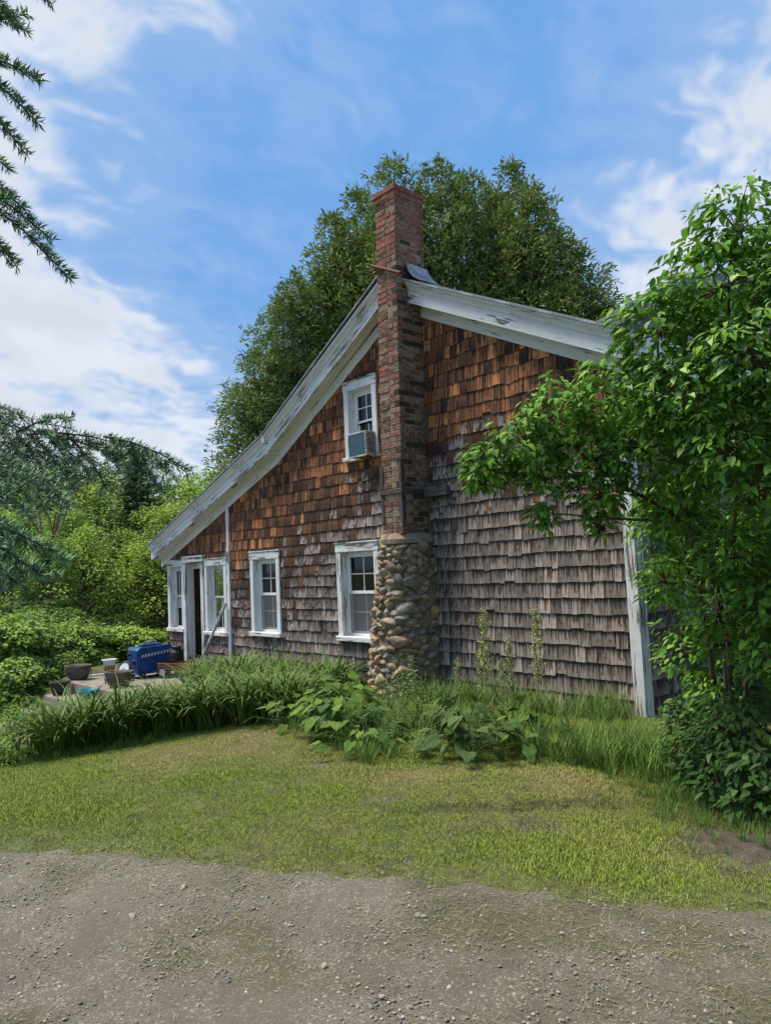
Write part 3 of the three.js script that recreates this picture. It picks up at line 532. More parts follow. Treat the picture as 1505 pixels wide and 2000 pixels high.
// chimney: bricks laid in bond round a mortar core, leaning a little
const BR = [];
for (let k = 0; k < 64; k++) {
  const r = rngOf(900 + k), g = chamfered(1, 1, 1, 0.05, 0.045, r), col = k % 8, row = k >> 3, P = g.attributes.position, U = g.attributes.uv, N = g.attributes.normal;
  for (let q = 0; q < P.count; q++) { const a = Math.abs(N.getX(q)) > 0.6 ? P.getZ(q) : P.getX(q), b = Math.abs(N.getY(q)) > 0.6 ? P.getZ(q) : P.getY(q); U.setXY(q, (col + clamp(a + 0.5, 0.02, 0.98)) / 8, (row + clamp(b + 0.5, 0.03, 0.97)) / 8); }
  BR.push(g);
}
{
  rnd = rngOf(21);
  const ch = part('chimney', house), rest = new MB(), cH = 0.0745, y0 = 2.02, W = 0.385, D = 0.47, lean = (y) => mix(-3.3, -3.18, clamp((y - 2.02) / 4.5));
  const core = new MB();
  for (let k = 0; k < 12; k++) { const ya = y0 + k * 0.3708, yb = ya + 0.3708, m = 0.011; core.poly([[lean(ya) + m, ya, D - m], [lean(ya) + W - m, ya, D - m], [lean(yb) + W - m, yb, D - m], [lean(yb) + m, yb, D - m]]); core.poly([[lean(ya) + W - m, ya, D - m], [lean(ya) + W - m, ya, 0], [lean(yb) + W - m, yb, 0], [lean(yb) + W - m, yb, D - m]]); core.poly([[lean(ya) + m, ya, 0], [lean(ya) + m, ya, D - m], [lean(yb) + m, yb, D - m], [lean(yb) + m, yb, 0]]); core.poly([[lean(ya) + W - m, ya, 0.0], [lean(ya) + m, ya, 0.0], [lean(yb) + m, yb, 0.0], [lean(yb) + W - m, yb, 0.0]]); }
  core.build('mortar_core', MAT.mortar, ch);
  let n = 0;
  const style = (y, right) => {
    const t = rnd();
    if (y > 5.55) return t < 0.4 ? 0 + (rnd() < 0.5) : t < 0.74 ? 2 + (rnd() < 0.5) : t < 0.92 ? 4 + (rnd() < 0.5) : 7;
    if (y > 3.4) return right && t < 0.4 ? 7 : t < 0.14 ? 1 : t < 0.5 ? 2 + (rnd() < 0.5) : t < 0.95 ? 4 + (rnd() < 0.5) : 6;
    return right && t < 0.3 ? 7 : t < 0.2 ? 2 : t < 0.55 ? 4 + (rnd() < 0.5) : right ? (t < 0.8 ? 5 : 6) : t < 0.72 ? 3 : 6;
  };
  const lay = (cx, cy, cz, lx, ly, lz, right, seen) => {
    if (seen && rnd() < 0.006) return;
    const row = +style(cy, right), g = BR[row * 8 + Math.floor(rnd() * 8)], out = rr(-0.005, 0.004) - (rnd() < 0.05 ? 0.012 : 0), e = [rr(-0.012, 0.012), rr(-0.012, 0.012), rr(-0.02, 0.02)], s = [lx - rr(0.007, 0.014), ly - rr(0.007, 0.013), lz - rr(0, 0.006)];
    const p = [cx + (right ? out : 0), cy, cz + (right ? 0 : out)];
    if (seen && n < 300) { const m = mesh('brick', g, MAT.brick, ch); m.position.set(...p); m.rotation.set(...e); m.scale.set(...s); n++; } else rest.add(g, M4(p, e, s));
  };
  let k = 0;
  for (let y = y0; y < 6.43; y += cH, k++) {
    const x = lean(y), c = y + cH / 2, h = cH, b = 0.095;
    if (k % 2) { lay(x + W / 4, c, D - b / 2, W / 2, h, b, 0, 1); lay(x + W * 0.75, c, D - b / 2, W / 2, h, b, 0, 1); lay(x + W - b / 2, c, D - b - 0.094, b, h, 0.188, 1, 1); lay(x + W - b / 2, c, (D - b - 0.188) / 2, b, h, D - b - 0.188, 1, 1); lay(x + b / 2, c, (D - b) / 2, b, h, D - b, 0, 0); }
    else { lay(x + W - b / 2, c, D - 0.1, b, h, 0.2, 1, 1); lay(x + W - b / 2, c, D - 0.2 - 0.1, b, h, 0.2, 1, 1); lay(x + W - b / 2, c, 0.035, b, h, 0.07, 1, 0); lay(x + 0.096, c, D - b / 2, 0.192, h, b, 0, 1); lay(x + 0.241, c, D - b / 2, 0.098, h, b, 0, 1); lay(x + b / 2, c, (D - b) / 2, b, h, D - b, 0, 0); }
    if (y > 5) { lay(x + W / 3, c, -0.03, W * 0.66, h, 0.06, 0, 0); lay(x + W * 0.83, c, -0.03, W * 0.33, h, 0.06, 0, 0); }
  }
  // corbelled cap of cleaner, redder bricks
  const X = lean(6.5) - 0.012, Wc = W + 0.024;
  for (const [yy, o] of [[6.448, 0], [6.522, 0.012]]) {
    const A = X - o, w = Wc + 2 * o, Z1 = D + 0.012 + o, Z0 = -0.06 - o, rowPick = () => BR[Math.floor(rnd() * 2) * 8 + Math.floor(rnd() * 8)];
    const put = (x, z, lx, lz) => { const m = mesh('brick', rowPick(), MAT.brick, ch); m.position.set(x, yy + 0.036, z); m.scale.set(lx - 0.006, 0.069, lz - 0.006); };
    const split = o ? 0.5 : 0.35;
    put(A + w * split / 2, Z1 - 0.05, w * split, 0.1); put(A + w * (1 + split) / 2, Z1 - 0.05, w * (1 - split), 0.1);
    const len = Z1 - 0.1 - Z0; for (let q = 0; q < 2; q++) { put(A + w - 0.05, Z0 + len * (q + 0.5) / 2, 0.1, len / 2); put(A + 0.05, Z0 + len * (q + 0.5) / 2, 0.1, len / 2); } put(A + w / 2, Z0 + 0.05, w - 0.2, 0.1);
  }
  rest.build('bricks', MAT.brick, ch).userData.kind = 'stuff';
  // rusty pipe across the front at the roof line; iron corner angles and strap lower down
  const pipe = new MB(); pipe.tube([[-3.27, 5.64, 0.5], [-2.72, 5.36, 0.5]], 0.022, 10); pipe.build('cross_pipe', std({ map: T.rust, color: lin(0.62, 0.56, 0.56), roughness: 0.8 }), ch);
  const lx = lean(2.5);
  for (const x of [lx - 0.004, lx + W + 0.004]) { const L = x < lx ? 1 : -1; boards('iron_angle', ch, MAT.iron, [[Math.min(x - 0.004 * L, x + 0.045 * L), Math.max(x - 0.004 * L, x + 0.045 * L), 2.17, 2.93, D + 0.004, D + 0.012], [Math.min(x, x - 0.007 * L), Math.max(x, x - 0.007 * L), 2.17, 2.93, D - 0.05, D + 0.012]], 0.002); }
  boards('iron_strap', ch, MAT.iron, [[lx - 0.012, lx + W + 0.012, 2.545, 2.6, D + 0.014, D + 0.022], [lx + W + 0.012, lx + W + 0.02, 2.545, 2.6, 0.03, D + 0.022]], 0.002);
  board('anchor_block', ch, MAT.weathered, lx + W + 0.022, lx + W + 0.42, 2.49, 2.62, 0.024, 0.1);
}
// field-stone base
{
  rnd = rngOf(22);
  const base = part('stone_base', house), lv = [[-0.35, -3.24, 0.49, 0.8], [0.3, -3.23, 0.455, 0.71], [1.0, -3.22, 0.42, 0.63], [1.95, -3.15, 0.345, 0.55]];
  const at = (y) => { for (let k = 1; k < lv.length; k++) if (y <= lv[k][0] || k === lv.length - 1) { const t = clamp((y - lv[k - 1][0]) / (lv[k][0] - lv[k - 1][0])); return [1, 2, 3].map((q) => mix(lv[k - 1][q], lv[k][q], t)); } };
  const surf = (a, y, inset) => { const [xc, rx, rz] = at(y), s = Math.sin(a), c = Math.max(0, Math.cos(a)), n = 2.6; return V(xc + (rx - inset) * Math.sign(s) * Math.pow(Math.abs(s), 2 / n), y, (rz - inset) * Math.pow(c, 2 / n)); };
  const core = new MB(), NA = 40, NY = 40;
  for (let j = 0; j <= NY; j++) for (let i = 0; i <= NA; i++) { const a = (i / NA - 0.5) * Math.PI, y = mix(-0.35, 1.96, j / NY), w = noise3(a * 6, y * 9, 2) * 0.05, p = surf(a, y, 0.022 + w), q = surf(a, y, -0.2).sub(surf(a, y, 0.2)).normalize(); core.vert(p.x, p.y, p.z, q.x, q.y, q.z, i * 0.05, y, [1, 1, 1]); }
  for (let j = 0; j < NY; j++) for (let i = 0; i < NA; i++) { const a = j * (NA + 1) + i; core.i.push(a, a + 1, a + NA + 1, a + 1, a + NA + 2, a + NA + 1); }
  const cg = core.geo(); cg.computeVertexNormals(); mesh('mortar_core', cg, MAT.mortar, base);
  // mortar cap
  const cap = new MB(), ring = []; for (let i = 0; i <= 24; i++) { const a = (i / 24 - 0.5) * Math.PI; ring.push([surf(a, 1.95, -0.01), surf(a, 1.95, 0.05)]); }
  for (let i = 0; i < 24; i++) { const [a, b] = [ring[i], ring[i + 1]], w = (p, y) => [p.x, y + (noise3(p.x * 9, p.z * 9, 1) - 0.5) * 0.03, p.z]; cap.poly([w(a[0], 1.9), w(b[0], 1.9), w(b[0], 1.955), w(a[0], 1.955)]); cap.poly([w(a[0], 1.955), w(b[0], 1.955), w(b[1], 2.03), w(a[1], 2.03)]); cap.poly([w(a[1], 2.03), w(b[1], 2.03), [-3.12, 2.05, 0.2]]); }
  mesh('mortar_cap', (() => { const g = cap.geo(); return g; })(), MAT.mortar, base);
  const tones = [[0.60, 0.48, 0.35], [0.56, 0.50, 0.42], [0.46, 0.33, 0.25], [0.66, 0.44, 0.25], [0.42, 0.40, 0.35], [0.66, 0.55, 0.41], [0.50, 0.36, 0.29], [0.74, 0.66, 0.56], [0.30, 0.27, 0.25], [0.58, 0.42, 0.34], [0.50, 0.49, 0.47], [0.38, 0.36, 0.34], [0.62, 0.58, 0.53]].map((c) => std({ map: T.stone, bumpMap: T.stone, bumpScale: 0.014, color: lin(c[0] * 1.48, c[1] * 1.42, c[2] * 1.34), roughness: 0.95 }));
  const rock = (seed) => { const g = new THREE.IcosahedronGeometry(1, 3), P = g.attributes.position, r = rngOf(seed), o = [r() * 50, r() * 50, r() * 50], cuts = [...Array(11)].map(() => [V(r() - 0.5, r() - 0.5, r() - 0.5).normalize(), rr(0.55, 0.82)]);
    for (let k = 0; k < P.count; k++) { const v = V(P.getX(k), P.getY(k), P.getZ(k)); for (const [n, d] of cuts) { const e = v.dot(n) - d; if (e > 0) v.addScaledVector(n, -e * 0.96); } const f = 0.98 + 0.3 * noise3(v.x * 1.7 + o[0], v.y * 1.7 + o[1], v.z * 1.7 + o[2]) + 0.2 * (noise3(v.x * 6 + o[1], v.y * 6, v.z * 6 + o[2]) - 0.5); v.multiplyScalar(f); P.setXYZ(k, v.x, v.y, v.z); }
    g.computeVertexNormals(); const N = g.attributes.normal, U = g.attributes.uv; for (let k = 0; k < P.count; k++) U.setXY(k, P.getX(k) * 0.4 + P.getZ(k) * 0.3 + o[0], P.getY(k) * 0.4 + P.getZ(k) * 0.2); 
    // smooth the normals of coinciding corners
    const acc = {}; const key = (k) => P.getX(k).toFixed(4) + P.getY(k).toFixed(4) + P.getZ(k).toFixed(4); for (let k = 0; k < P.count; k++) { (acc[key(k)] ??= V(0, 0, 0)).add(V(N.getX(k), N.getY(k), N.getZ(k))); } for (let k = 0; k < P.count; k++) { const n = acc[key(k)].clone().normalize(); N.setXYZ(k, n.x, n.y, n.z); } return g; };
  const rocks = [...Array(14)].map((_, k) => rock(300 + k)); var ROCKS = rocks;
  const placed = [], half = 0.95;                        // unrolled half-width
  for (let t = 0; t < 9000 && placed.length < 300; t++) {
    const f = t / 9000, r = f < 0.0025 ? rr(0.07, 0.09) : f < 0.02 ? rr(0.05, 0.065) : f < 0.35 ? rr(0.034, 0.05) : rr(0.018, 0.032), s = rr(-half, half), y = rr(-0.28, 1.88), asp = rr(0.95, 1.8), sx = r * Math.sqrt(asp), sy = r / Math.sqrt(asp) * 1.05;
    if (placed.every((q) => Math.hypot((q.s - s) / (q.sx + sx), (q.y - y) / (q.sy + sy)) > 0.84)) placed.push({ s, y, sx, sy, r });
  }
  for (const q of placed) {
    const a = (q.s / half) * Math.PI * 0.5, p = surf(a, q.y, 0.03 + q.r * 0.12), n = surf(a, q.y, -0.3).sub(surf(a, q.y, 0.2)).setY(0.05).normalize();
    const m = mesh('stone', pick(rocks), pick(tones), base); m.position.copy(p); m.rotation.order = 'YXZ'; m.rotation.set(rr(-0.25, 0.25), Math.atan2(n.x, n.z), rr(-0.2, 0.2)); m.scale.set(q.sx * 1.16, q.sy * 1.16, q.r * rr(0.8, 1.15));
  }
}
// a wing behind with a paler roof
{
  const w = thing('rear_wing', 'pale metal roofed wing rising behind the right slope', 'house', [0, 0, 0]);
  boards('wall', w, MAT.sheath, [[-3.2, 1.9, BASE, 5.2, -11, -9.15]], 0.01);
  const roof = new MB(), a = [-4.2, 5.7], b = [-1.6, 6.26], c = [2.2, 5.3];
  for (const [p, q] of [[a, b], [b, c]]) for (const [d0, d1] of [[0, 0.06]]) { const P = (s, y, z) => [s[0], s[1] + y, z]; roof.poly([P(p, d1, -5), P(q, d1, -5), P(q, d1, -11.2), P(p, d1, -11.2)]); roof.poly([P(p, d0, -5), P(q, d0, -5), P(q, d1, -5), P(p, d1, -5)]); roof.poly([P(p, d0, -5), P(q, d0, -5), P(q, d0, -11.2), P(p, d0, -11.2)]); roof.poly([P(p, -0.2, -5.05), P(q, -0.2, -5.05), P(q, 0, -5.05), P(p, 0, -5.05)]); }
  roof.build('roof', MAT.roof, w);
  const gb = new MB(); gb.poly([[-3.9, 4.2, -5.3], [2.0, 4.2, -5.3], [2.0, 5.25, -5.3], [-1.6, 6.2, -5.3], [-3.9, 5.7, -5.3]]); gb.build('gable', std({ map: T.grain, color: lin(0.55, 0.58, 0.62) }), w);
}

// ---------------------------------------------------------------- things round the house
const smoothGeo = (g) => { g.computeVertexNormals(); return g; };
function loft(rings, sides = 32, exp = 2, wob = 0) {      // [y, rx, rz] rings of superellipses, closed at both ends
  const mb = new MB();
  rings.forEach(([y, rx, rz], j) => { for (let i = 0; i <= sides; i++) { const a = (i / sides) * Math.PI * 2, c = Math.cos(a), s = Math.sin(a), k = 1 + wob * Math.sin(a * 9 + j), x = rx * k * Math.sign(c) * Math.pow(Math.abs(c), 2 / exp), z = rz * k * Math.sign(s) * Math.pow(Math.abs(s), 2 / exp); mb.vert(x, y, z, 0, 1, 0, (i / sides) * 2 * (rx + rz), y + j * 0.013, [1, 1, 1]); } });
  for (let j = 0; j < rings.length - 1; j++) for (let i = 0; i < sides; i++) { const a = j * (sides + 1) + i; mb.i.push(a, a + sides + 1, a + 1, a + 1, a + sides + 1, a + sides + 2); }
  return smoothGeo(mb.geo());
}
const lathe = (pts, n = 32) => new THREE.LatheGeometry(pts.map(([r, y]) => new THREE.Vector2(r, y)), n);
{
  const s = thing('concrete_steps', 'concrete landing with steps down beside the daylilies', 'steps', [0, 0, 0]);
  rnd = rngOf(31);
  const blk = (name, x0, x1, y0, y1, z0, z1) => { const m = mesh(name, chamfered(x1 - x0, y1 - y0, z1 - z0, 0.02, 0.012), MAT.concrete, s); m.position.set((x0 + x1) / 2, (y0 + y1) / 2, (z0 + z1) / 2); };
  blk('landing', -10.5, -7.75, -1.4, -0.22, 0.09, 2.1); blk('step', -10.35, -7.8, -1.4, -0.42, 2.105, 2.5); blk('step', -10.45, -7.8, -1.4, -0.62, 2.505, 2.9); blk('step', -10.5, -7.8, -1.4, -0.82, 2.905, 3.3);
  const w = thing('low_wall', 'low concrete edging wall left of the daylilies', 'wall', [-8.4, -0.95, 4.1], 0.5); board('wall_block', w, MAT.concrete, -0.9, -0.01, -0.5, 0.22, -0.12, 0.12, 0.015); board('wall_block', w, MAT.concrete, 0.01, 0.9, -0.5, 0.2, -0.12, 0.12, 0.015);
}
function trough(pos, turn, label, extra) {
  const t = thing('trough_planter', label, 'planter', pos, turn, 'stone trough planters');
  const st = std({ map: T.concrete, color: lin(0.5, 0.47, 0.42), bumpMap: T.stone, bumpScale: 0.012 });
  mesh('bowl', loft([[0, 0.1, 0.08], [0.012, 0.15, 0.1], [0.05, 0.185, 0.125], [0.12, 0.21, 0.145], [0.2, 0.228, 0.158], [0.212, 0.222, 0.152], [0.225, 0.242, 0.172], [0.262, 0.246, 0.175], [0.266, 0.238, 0.168], [0.26, 0.205, 0.135], [0.2, 0.19, 0.12]], 40, 3.2), st, t);
  const orn = new MB(); for (let k = -3; k <= 3; k++) for (const s of [1, -1]) orn.tube([[k * 0.055, 0.06, s * 0.13], [k * 0.055 + 0.02, 0.11, s * 0.152], [k * 0.055, 0.17, s * 0.163]], [0.008, 0.014, 0.008], 6); orn.build('relief', st, t);
  mesh('soil', new THREE.CircleGeometry(1, 24).rotateX(-Math.PI / 2).scale(0.2, 1, 0.13).translate(0, 0.225, 0), std({ color: lin(0.05, 0.038, 0.028) }), t);
  if (extra) extra(t); return t;
}
trough([-10.28, -0.22, 1.93], 0.5, 'carved stone trough planter at the outer corner of the landing');
trough([-8.62, -0.22, 1.84], 0.45, 'carved stone trough planter beside the blue machine');
{
  const p = thing('dark_pot', 'dark round pot standing on the upper step', 'pot', [-10.12, -0.42, 2.31]);
  mesh('bowl', lathe([[0, 0], [0.12, 0], [0.15, 0.1], [0.168, 0.2], [0.178, 0.21], [0.178, 0.235], [0.16, 0.235], [0.15, 0.2], [0.0, 0.19]]), std({ map: T.concrete, color: lin(0.16, 0.17, 0.17) }), p);
  const q = thing('teal_pot', 'teal plastic flower pot on the step by the daylilies', 'pot', [-8.78, -0.42, 2.3]);
  mesh('bowl', lathe([[0, 0], [0.115, 0], [0.135, 0.1], [0.15, 0.16], [0.178, 0.165], [0.18, 0.205], [0.165, 0.207], [0.15, 0.17], [0.13, 0.16], [0, 0.15]]), std({ color: lin(0.012, 0.2, 0.24), roughness: 0.45 }), q);
  mesh('soil', new THREE.CircleGeometry(0.148, 24).rotateX(-Math.PI / 2).translate(0, 0.166, 0), std({ color: lin(0.06, 0.045, 0.03) }), q);
}
{
  const p = thing('garden_pedestal', 'small tan garden pedestal carrying a white bowl', 'pedestal', [-10.2, -0.22, 1.38]);
  const tan = std({ map: T.stone, color: lin(0.62, 0.44, 0.2) });
  mesh('base', lathe([[0, 0], [0.12, 0], [0.12, 0.025], [0.095, 0.035], [0.09, 0.05], [0, 0.05]]), tan, p);
  for (let k = 0; k < 8; k++) { const a = (k / 8) * 6.283; mesh('baluster', lathe([[0, 0.05], [0.028, 0.055], [0.03, 0.09], [0.02, 0.115], [0.03, 0.14], [0.03, 0.175], [0.02, 0.19], [0, 0.19]], 10), tan, p).position.set(Math.cos(a) * 0.075, 0, Math.sin(a) * 0.075); }
  mesh('bowl', lathe([[0, 0.19], [0.09, 0.19], [0.105, 0.23], [0.118, 0.29], [0.135, 0.297], [0.135, 0.315], [0.11, 0.315], [0.1, 0.24], [0, 0.225]]), std({ color: lin(0.62, 0.64, 0.64), roughness: 0.35 }), p);
  const w = new MB().tube([[-10.42, -0.2, 1.75], [-10.36, -0.2, 1.12]], 0.022, 10); tag(w.build('plastic_pipe', std({ color: lin(0.6, 0.6, 0.58), roughness: 0.5 })), 'white plastic pipe lying along the landing edge', 'pipe');
}
{ // blue machine
  const b = thing('blue_machine', 'blue boxy engine machine with dashed white stripe on the landing', 'machine', [-9.42, -0.22, 0.92], 0.04), blue = std({ map: T.speck, color: lin(0.015, 0.13, 0.45), roughness: 0.35 }), dk = std({ color: lin(0.012, 0.014, 0.02), roughness: 0.6 }), wh = std({ color: lin(0.62, 0.66, 0.7), roughness: 0.5 });
  const s = new THREE.Shape(); s.moveTo(-0.33, 0.12); s.lineTo(0.33, 0.12); s.lineTo(0.34, 0.5); s.lineTo(0.29, 0.545); s.lineTo(-0.32, 0.56); s.lineTo(-0.335, 0.5); s.closePath();
  const g = new THREE.ExtrudeGeometry(s, { depth: 0.36, bevelEnabled: true, bevelSize: 0.012, bevelThickness: 0.012, bevelSegments: 2 }); g.translate(0, 0, -0.18); g.rotateY(-Math.PI / 2); mesh('casing', g, blue, b);
  board('base_tray', b, blue, -0.205, 0.205, 0.075, 0.108, -0.36, 0.37, 0.008);
  for (const z of [-0.25, 0.25]) for (const x of [-0.19, 0.19]) { const w = mesh('wheel', new THREE.TorusGeometry(0.045, 0.022, 8, 20).rotateY(Math.PI / 2), dk, b); w.position.set(x, 0.067, z); mesh('hub', new THREE.CylinderGeometry(0.028, 0.028, 0.03, 12).rotateZ(Math.PI / 2), MAT.zinc, w); }
  for (let k = 0; k < 10; k++) { const m = mesh('stripe_mark', (() => { const mb = new MB(), z = 0.27 - k * 0.062, y = 0.375 + k * 0.006; mb.poly([[0, y, z], [0, y, z - 0.03], [0, y + 0.052, z - 0.052], [0, y + 0.052, z - 0.022]]); return mb.geo(); })(), wh, b); m.position.x = 0.1975; }
  for (const [x, y, r] of [[-0.09, 0.43, 0.03], [0.08, 0.3, 0.045]]) { const k = mesh('knob', new THREE.CylinderGeometry(r * 0.8, r, 0.05, 16).rotateX(Math.PI / 2), dk, b); k.position.set(x, y, 0.372); }
  board('vent_plate', b, dk, -0.13, 0.0, 0.14, 0.22, 0.343, 0.35, 0.002); board('top_handle', b, blue, -0.1, 0.1, 0.573, 0.6, -0.2, 0.2, 0.01);
  const d = thing('white_disc', 'pale round disc with dark rim leaning against the blue machine', 'disc', [-9.3, -0.02, 1.47], 0.35); mesh('rim', new THREE.TorusGeometry(0.135, 0.018, 10, 36), dk, d); const pl = mesh('plate', new THREE.CylinderGeometry(0.12, 0.12, 0.014, 32).rotateX(Math.PI / 2), wh, d); mesh('hub', new THREE.CylinderGeometry(0.02, 0.025, 0.04, 14).rotateX(Math.PI / 2), MAT.zinc, pl); d.rotation.x = -0.35;
}
const canShape = [[0, 0], [0.145, 0], [0.15, 0.012], [0.146, 0.02], [0.15, 0.1], [0.15, 0.28], [0.143, 0.31], [0.11, 0.36], [0.092, 0.385], [0.09, 0.42], [0.118, 0.455], [0.122, 0.47], [0.112, 0.475], [0.1, 0.455], [0, 0.45]];
function milkCan(pos, scale, col, label) {
  const c = thing('milk_can', label, 'milk can', pos, 0.7, 'old milk cans'), m = std({ map: T.speck, color: lin(...col), roughness: 0.6, metalness: 0.2 }); c.scale.set(...scale);
  mesh('body', lathe(canShape, 40), m, c); for (const y of [0.06, 0.2, 0.29]) mesh('band', new THREE.TorusGeometry(0.151, 0.006, 6, 40).rotateX(Math.PI / 2).translate(0, y, 0), m, c);
  mesh('lid', lathe([[0, 0.5], [0.05, 0.5], [0.085, 0.49], [0.1, 0.47], [0.1, 0.45], [0, 0.44]], 28), m, c);
  for (const s of [1, -1]) { const h = new MB().tube([[s * 0.125, 0.34, 0], [s * 0.165, 0.37, 0], [s * 0.16, 0.41, 0], [s * 0.115, 0.42, 0]], 0.008, 8); h.build('handle', m, c); }
}
milkCan([-10.78, -0.24, 0.3], [1.05, 1.12, 1.05], [0.05, 0.12, 0.11], 'green milk can standing behind the blue machine');
milkCan([-8.86, 0.055, 0.66], [0.82, 0.58, 0.82], [0.03, 0.03, 0.032], 'black milk can sitting on the red wagon');
{
  const w = thing('red_wagon', 'rusty red garden wagon parked before the porch door', 'wagon', [-8.72, -0.22, 0.58], 0.45), dk = std({ color: lin(0.015, 0.015, 0.016) });
  boards('tray', w, MAT.rusty, [[-0.46, 0.46, 0.16, 0.175, -0.2, 0.2], [-0.46, 0.46, 0.176, 0.265, 0.188, 0.2], [-0.46, 0.46, 0.176, 0.265, -0.2, -0.188], [-0.46, -0.448, 0.176, 0.265, -0.187, 0.187], [0.448, 0.46, 0.176, 0.265, -0.187, 0.187]], 0.004);
  for (const x of [-0.32, 0.32]) { const ax = new MB().tube([[x, 0.1, -0.21], [x, 0.1, 0.21]], 0.012, 8); ax.add(chamfered(0.05, 0.07, 0.2, 0.004), M4([x, 0.13, 0])); ax.build('axle', MAT.iron, w); for (const z of [-0.22, 0.22]) { const t = mesh('wheel', new THREE.TorusGeometry(0.085, 0.024, 10, 28), dk, w); t.position.set(x, 0.108, z); mesh('hub_disc', new THREE.CylinderGeometry(0.066, 0.066, 0.028, 24).rotateX(Math.PI / 2), std({ color: lin(0.5, 0.5, 0.48), roughness: 0.5 }), t); } }
  const h = new MB().tube([[-0.42, 0.13, 0], [-0.5, 0.25, 0.0], [-0.36, 0.62, -0.02]], 0.012, 8); h.tube([[-0.37, 0.6, -0.06], [-0.35, 0.64, 0.02], [-0.31, 0.6, 0.05]], 0.012, 8); h.build('handle', dk, w);
}
{
  const r = thing('leaning_rails', 'pair of pale metal rails leaning against the porch wall', 'rails', [0, 0, 0]);
  for (const o of [0, 0.065]) new MB().tube([[-8.62 + o, -0.2, 0.42 + o], [-8.1 + o, 1.08, 0.09]], 0.022, 10).build('rail', std({ map: T.speck, color: lin(0.72, 0.72, 0.7), roughness: 0.6 }), r);
  for (const t of [0.25, 0.55]) new MB().tube([[mix(-8.62, -8.1, t), mix(-0.2, 1.08, t), mix(0.42, 0.09, t)], [mix(-8.565, -8.045, t), mix(-0.2, 1.08, t), mix(0.475, 0.09, t)]], 0.021, 8).build('clamp', MAT.iron, r);
  const k = thing('plant_hanger', 'scrolled iron plant hanger fixed on the trim post', 'plant hanger', [-8.03, 1.8, 0.05]), im = std({ color: lin(0.17, 0.165, 0.16), roughness: 0.6 });
  new MB().tube([[0, 0.16, 0], [0, 0.1, 0.12], [-0.02, 0.07, 0.3], [-0.04, 0.1, 0.36], [-0.06, 0.08, 0.33]], 0.008, 6).build('arm', im, k); board('wall_plate', k, im, -0.015, 0.015, 0.02, 0.22, 0, 0.008, 0.002);
  for (const [cx, cy, rr_] of [[-0.02, -0.03, 0.07], [-0.03, -0.12, 0.045], [-0.02, -0.02, 0.04]]) { const pts = []; for (let q = 0; q <= 18; q++) { const a = (q / 18) * 6.0; pts.push([cx + Math.cos(a) * rr_ * 0.4, cy + Math.sin(a) * rr_ * (1 + 0.2 * Math.sin(3 * a)), 0.2 + Math.cos(a) * rr_ * 1.2]); } new MB().tube(pts, 0.006, 5).build('scroll', im, k); }
}
{ // window air conditioner
  const a = thing('air_conditioner', 'window air conditioner hanging out of the upper window', 'air conditioner', [-4.05, 3.19, 0]), white = std({ map: T.speck, color: lin(0.95, 0.96, 0.95), roughness: 0.5 }), coil = std({ color: lin(0.1, 0.18, 0.22), roughness: 0.5, metalness: 0.3 });
  board('case', a, white, -0.195, 0.2, 0.0, 0.35, -0.1, 0.205, 0.006);
  board('coil', a, coil, -0.175, 0.18, 0.02, 0.325, 0.2, 0.21, 0.002);
  for (let k = 0; k < 17; k++) board('fin', a, coil, -0.174, 0.179, 0.028 + k * 0.0178, 0.0305 + k * 0.0178, 0.2105, 0.214, 0.0005);
  boards('front_frame', a, white, [[-0.197, -0.176, -0.002, 0.352, 0.2055, 0.218], [0.181, 0.202, -0.002, 0.352, 0.2055, 0.218], [-0.1755, 0.1805, 0.328, 0.352, 0.2055, 0.218], [-0.1755, 0.1805, -0.002, 0.018, 0.2055, 0.218]], 0.002);
  board('louvre_panel', a, std({ color: lin(0.03, 0.03, 0.03) }), 0.2005, 0.2025, 0.04, 0.31, 0.02, 0.185, 0.0005);
  for (let k = 0; k < 15; k++) board('louvre', a, white, 0.2028, 0.209, 0.044 + k * 0.018, 0.053 + k * 0.018, 0.015, 0.19, 0.001);
  board('side_filler', a, white, -0.34, -0.197, 0.02, 0.34, -0.1, -0.085, 0.002); board('support_bracket', a, MAT.rusty, 0.0, 0.17, -0.03, -0.003, 0.02, 0.2, 0.003);
  a.rotation.x = 0.03;
}

// ---------------------------------------------------------------- plants
const leafMat = (rough = 0.6, tr = 0.3) => new THREE.MeshPhysicalMaterial({ vertexColors: true, roughness: rough, transmission: tr, thickness: 0, ior: 1.3, side: THREE.DoubleSide, specularIntensity: 0.6 });
const flatMat = std({ vertexColors: true, roughness: 0.75 });
MAT.leaf = leafMat(0.85, 0.3); MAT.blade = flatMat;
function leafShape(wid, fold, droop, serr = 0, n = 5) {   // an ovate leaf of length 1 along +x, face up, folded along its rib
  const mb = new MB(), cols = [];
  for (let i = 0; i <= n; i++) {
    const t = i / n, w = wid * Math.pow(Math.sin(Math.PI * Math.pow(t, 0.75)), 0.9) * (1 + serr * ((i % 2) - 0.5)), y = -droop * t * t;
    cols.push([-1, 0, 1].map((s) => mb.vert(t, y + (s ? fold * w : 0), s * w, 0, 1, 0, t, s * 0.5 + 0.5, [1, 1, 1])));
  }
  for (let i = 0; i < n; i++) for (let s = 0; s < 2; s++) { const [a, b, c, d] = [cols[i][s], cols[i][s + 1], cols[i + 1][s], cols[i + 1][s + 1]]; mb.i.push(a, b, c, b, d, c); }
  return smoothGeo(mb.geo());
}
const basis = (dir, up) => { const x = dir.clone().normalize(), z = V(0, 0, 0).crossVectors(x, up).normalize(), y = V(0, 0, 0).crossVectors(z, x); return new THREE.Matrix4().makeBasis(x, y, z); };
const dirOf = (az, el) => V(Math.cos(az) * Math.cos(el), Math.sin(el), Math.sin(az) * Math.cos(el));
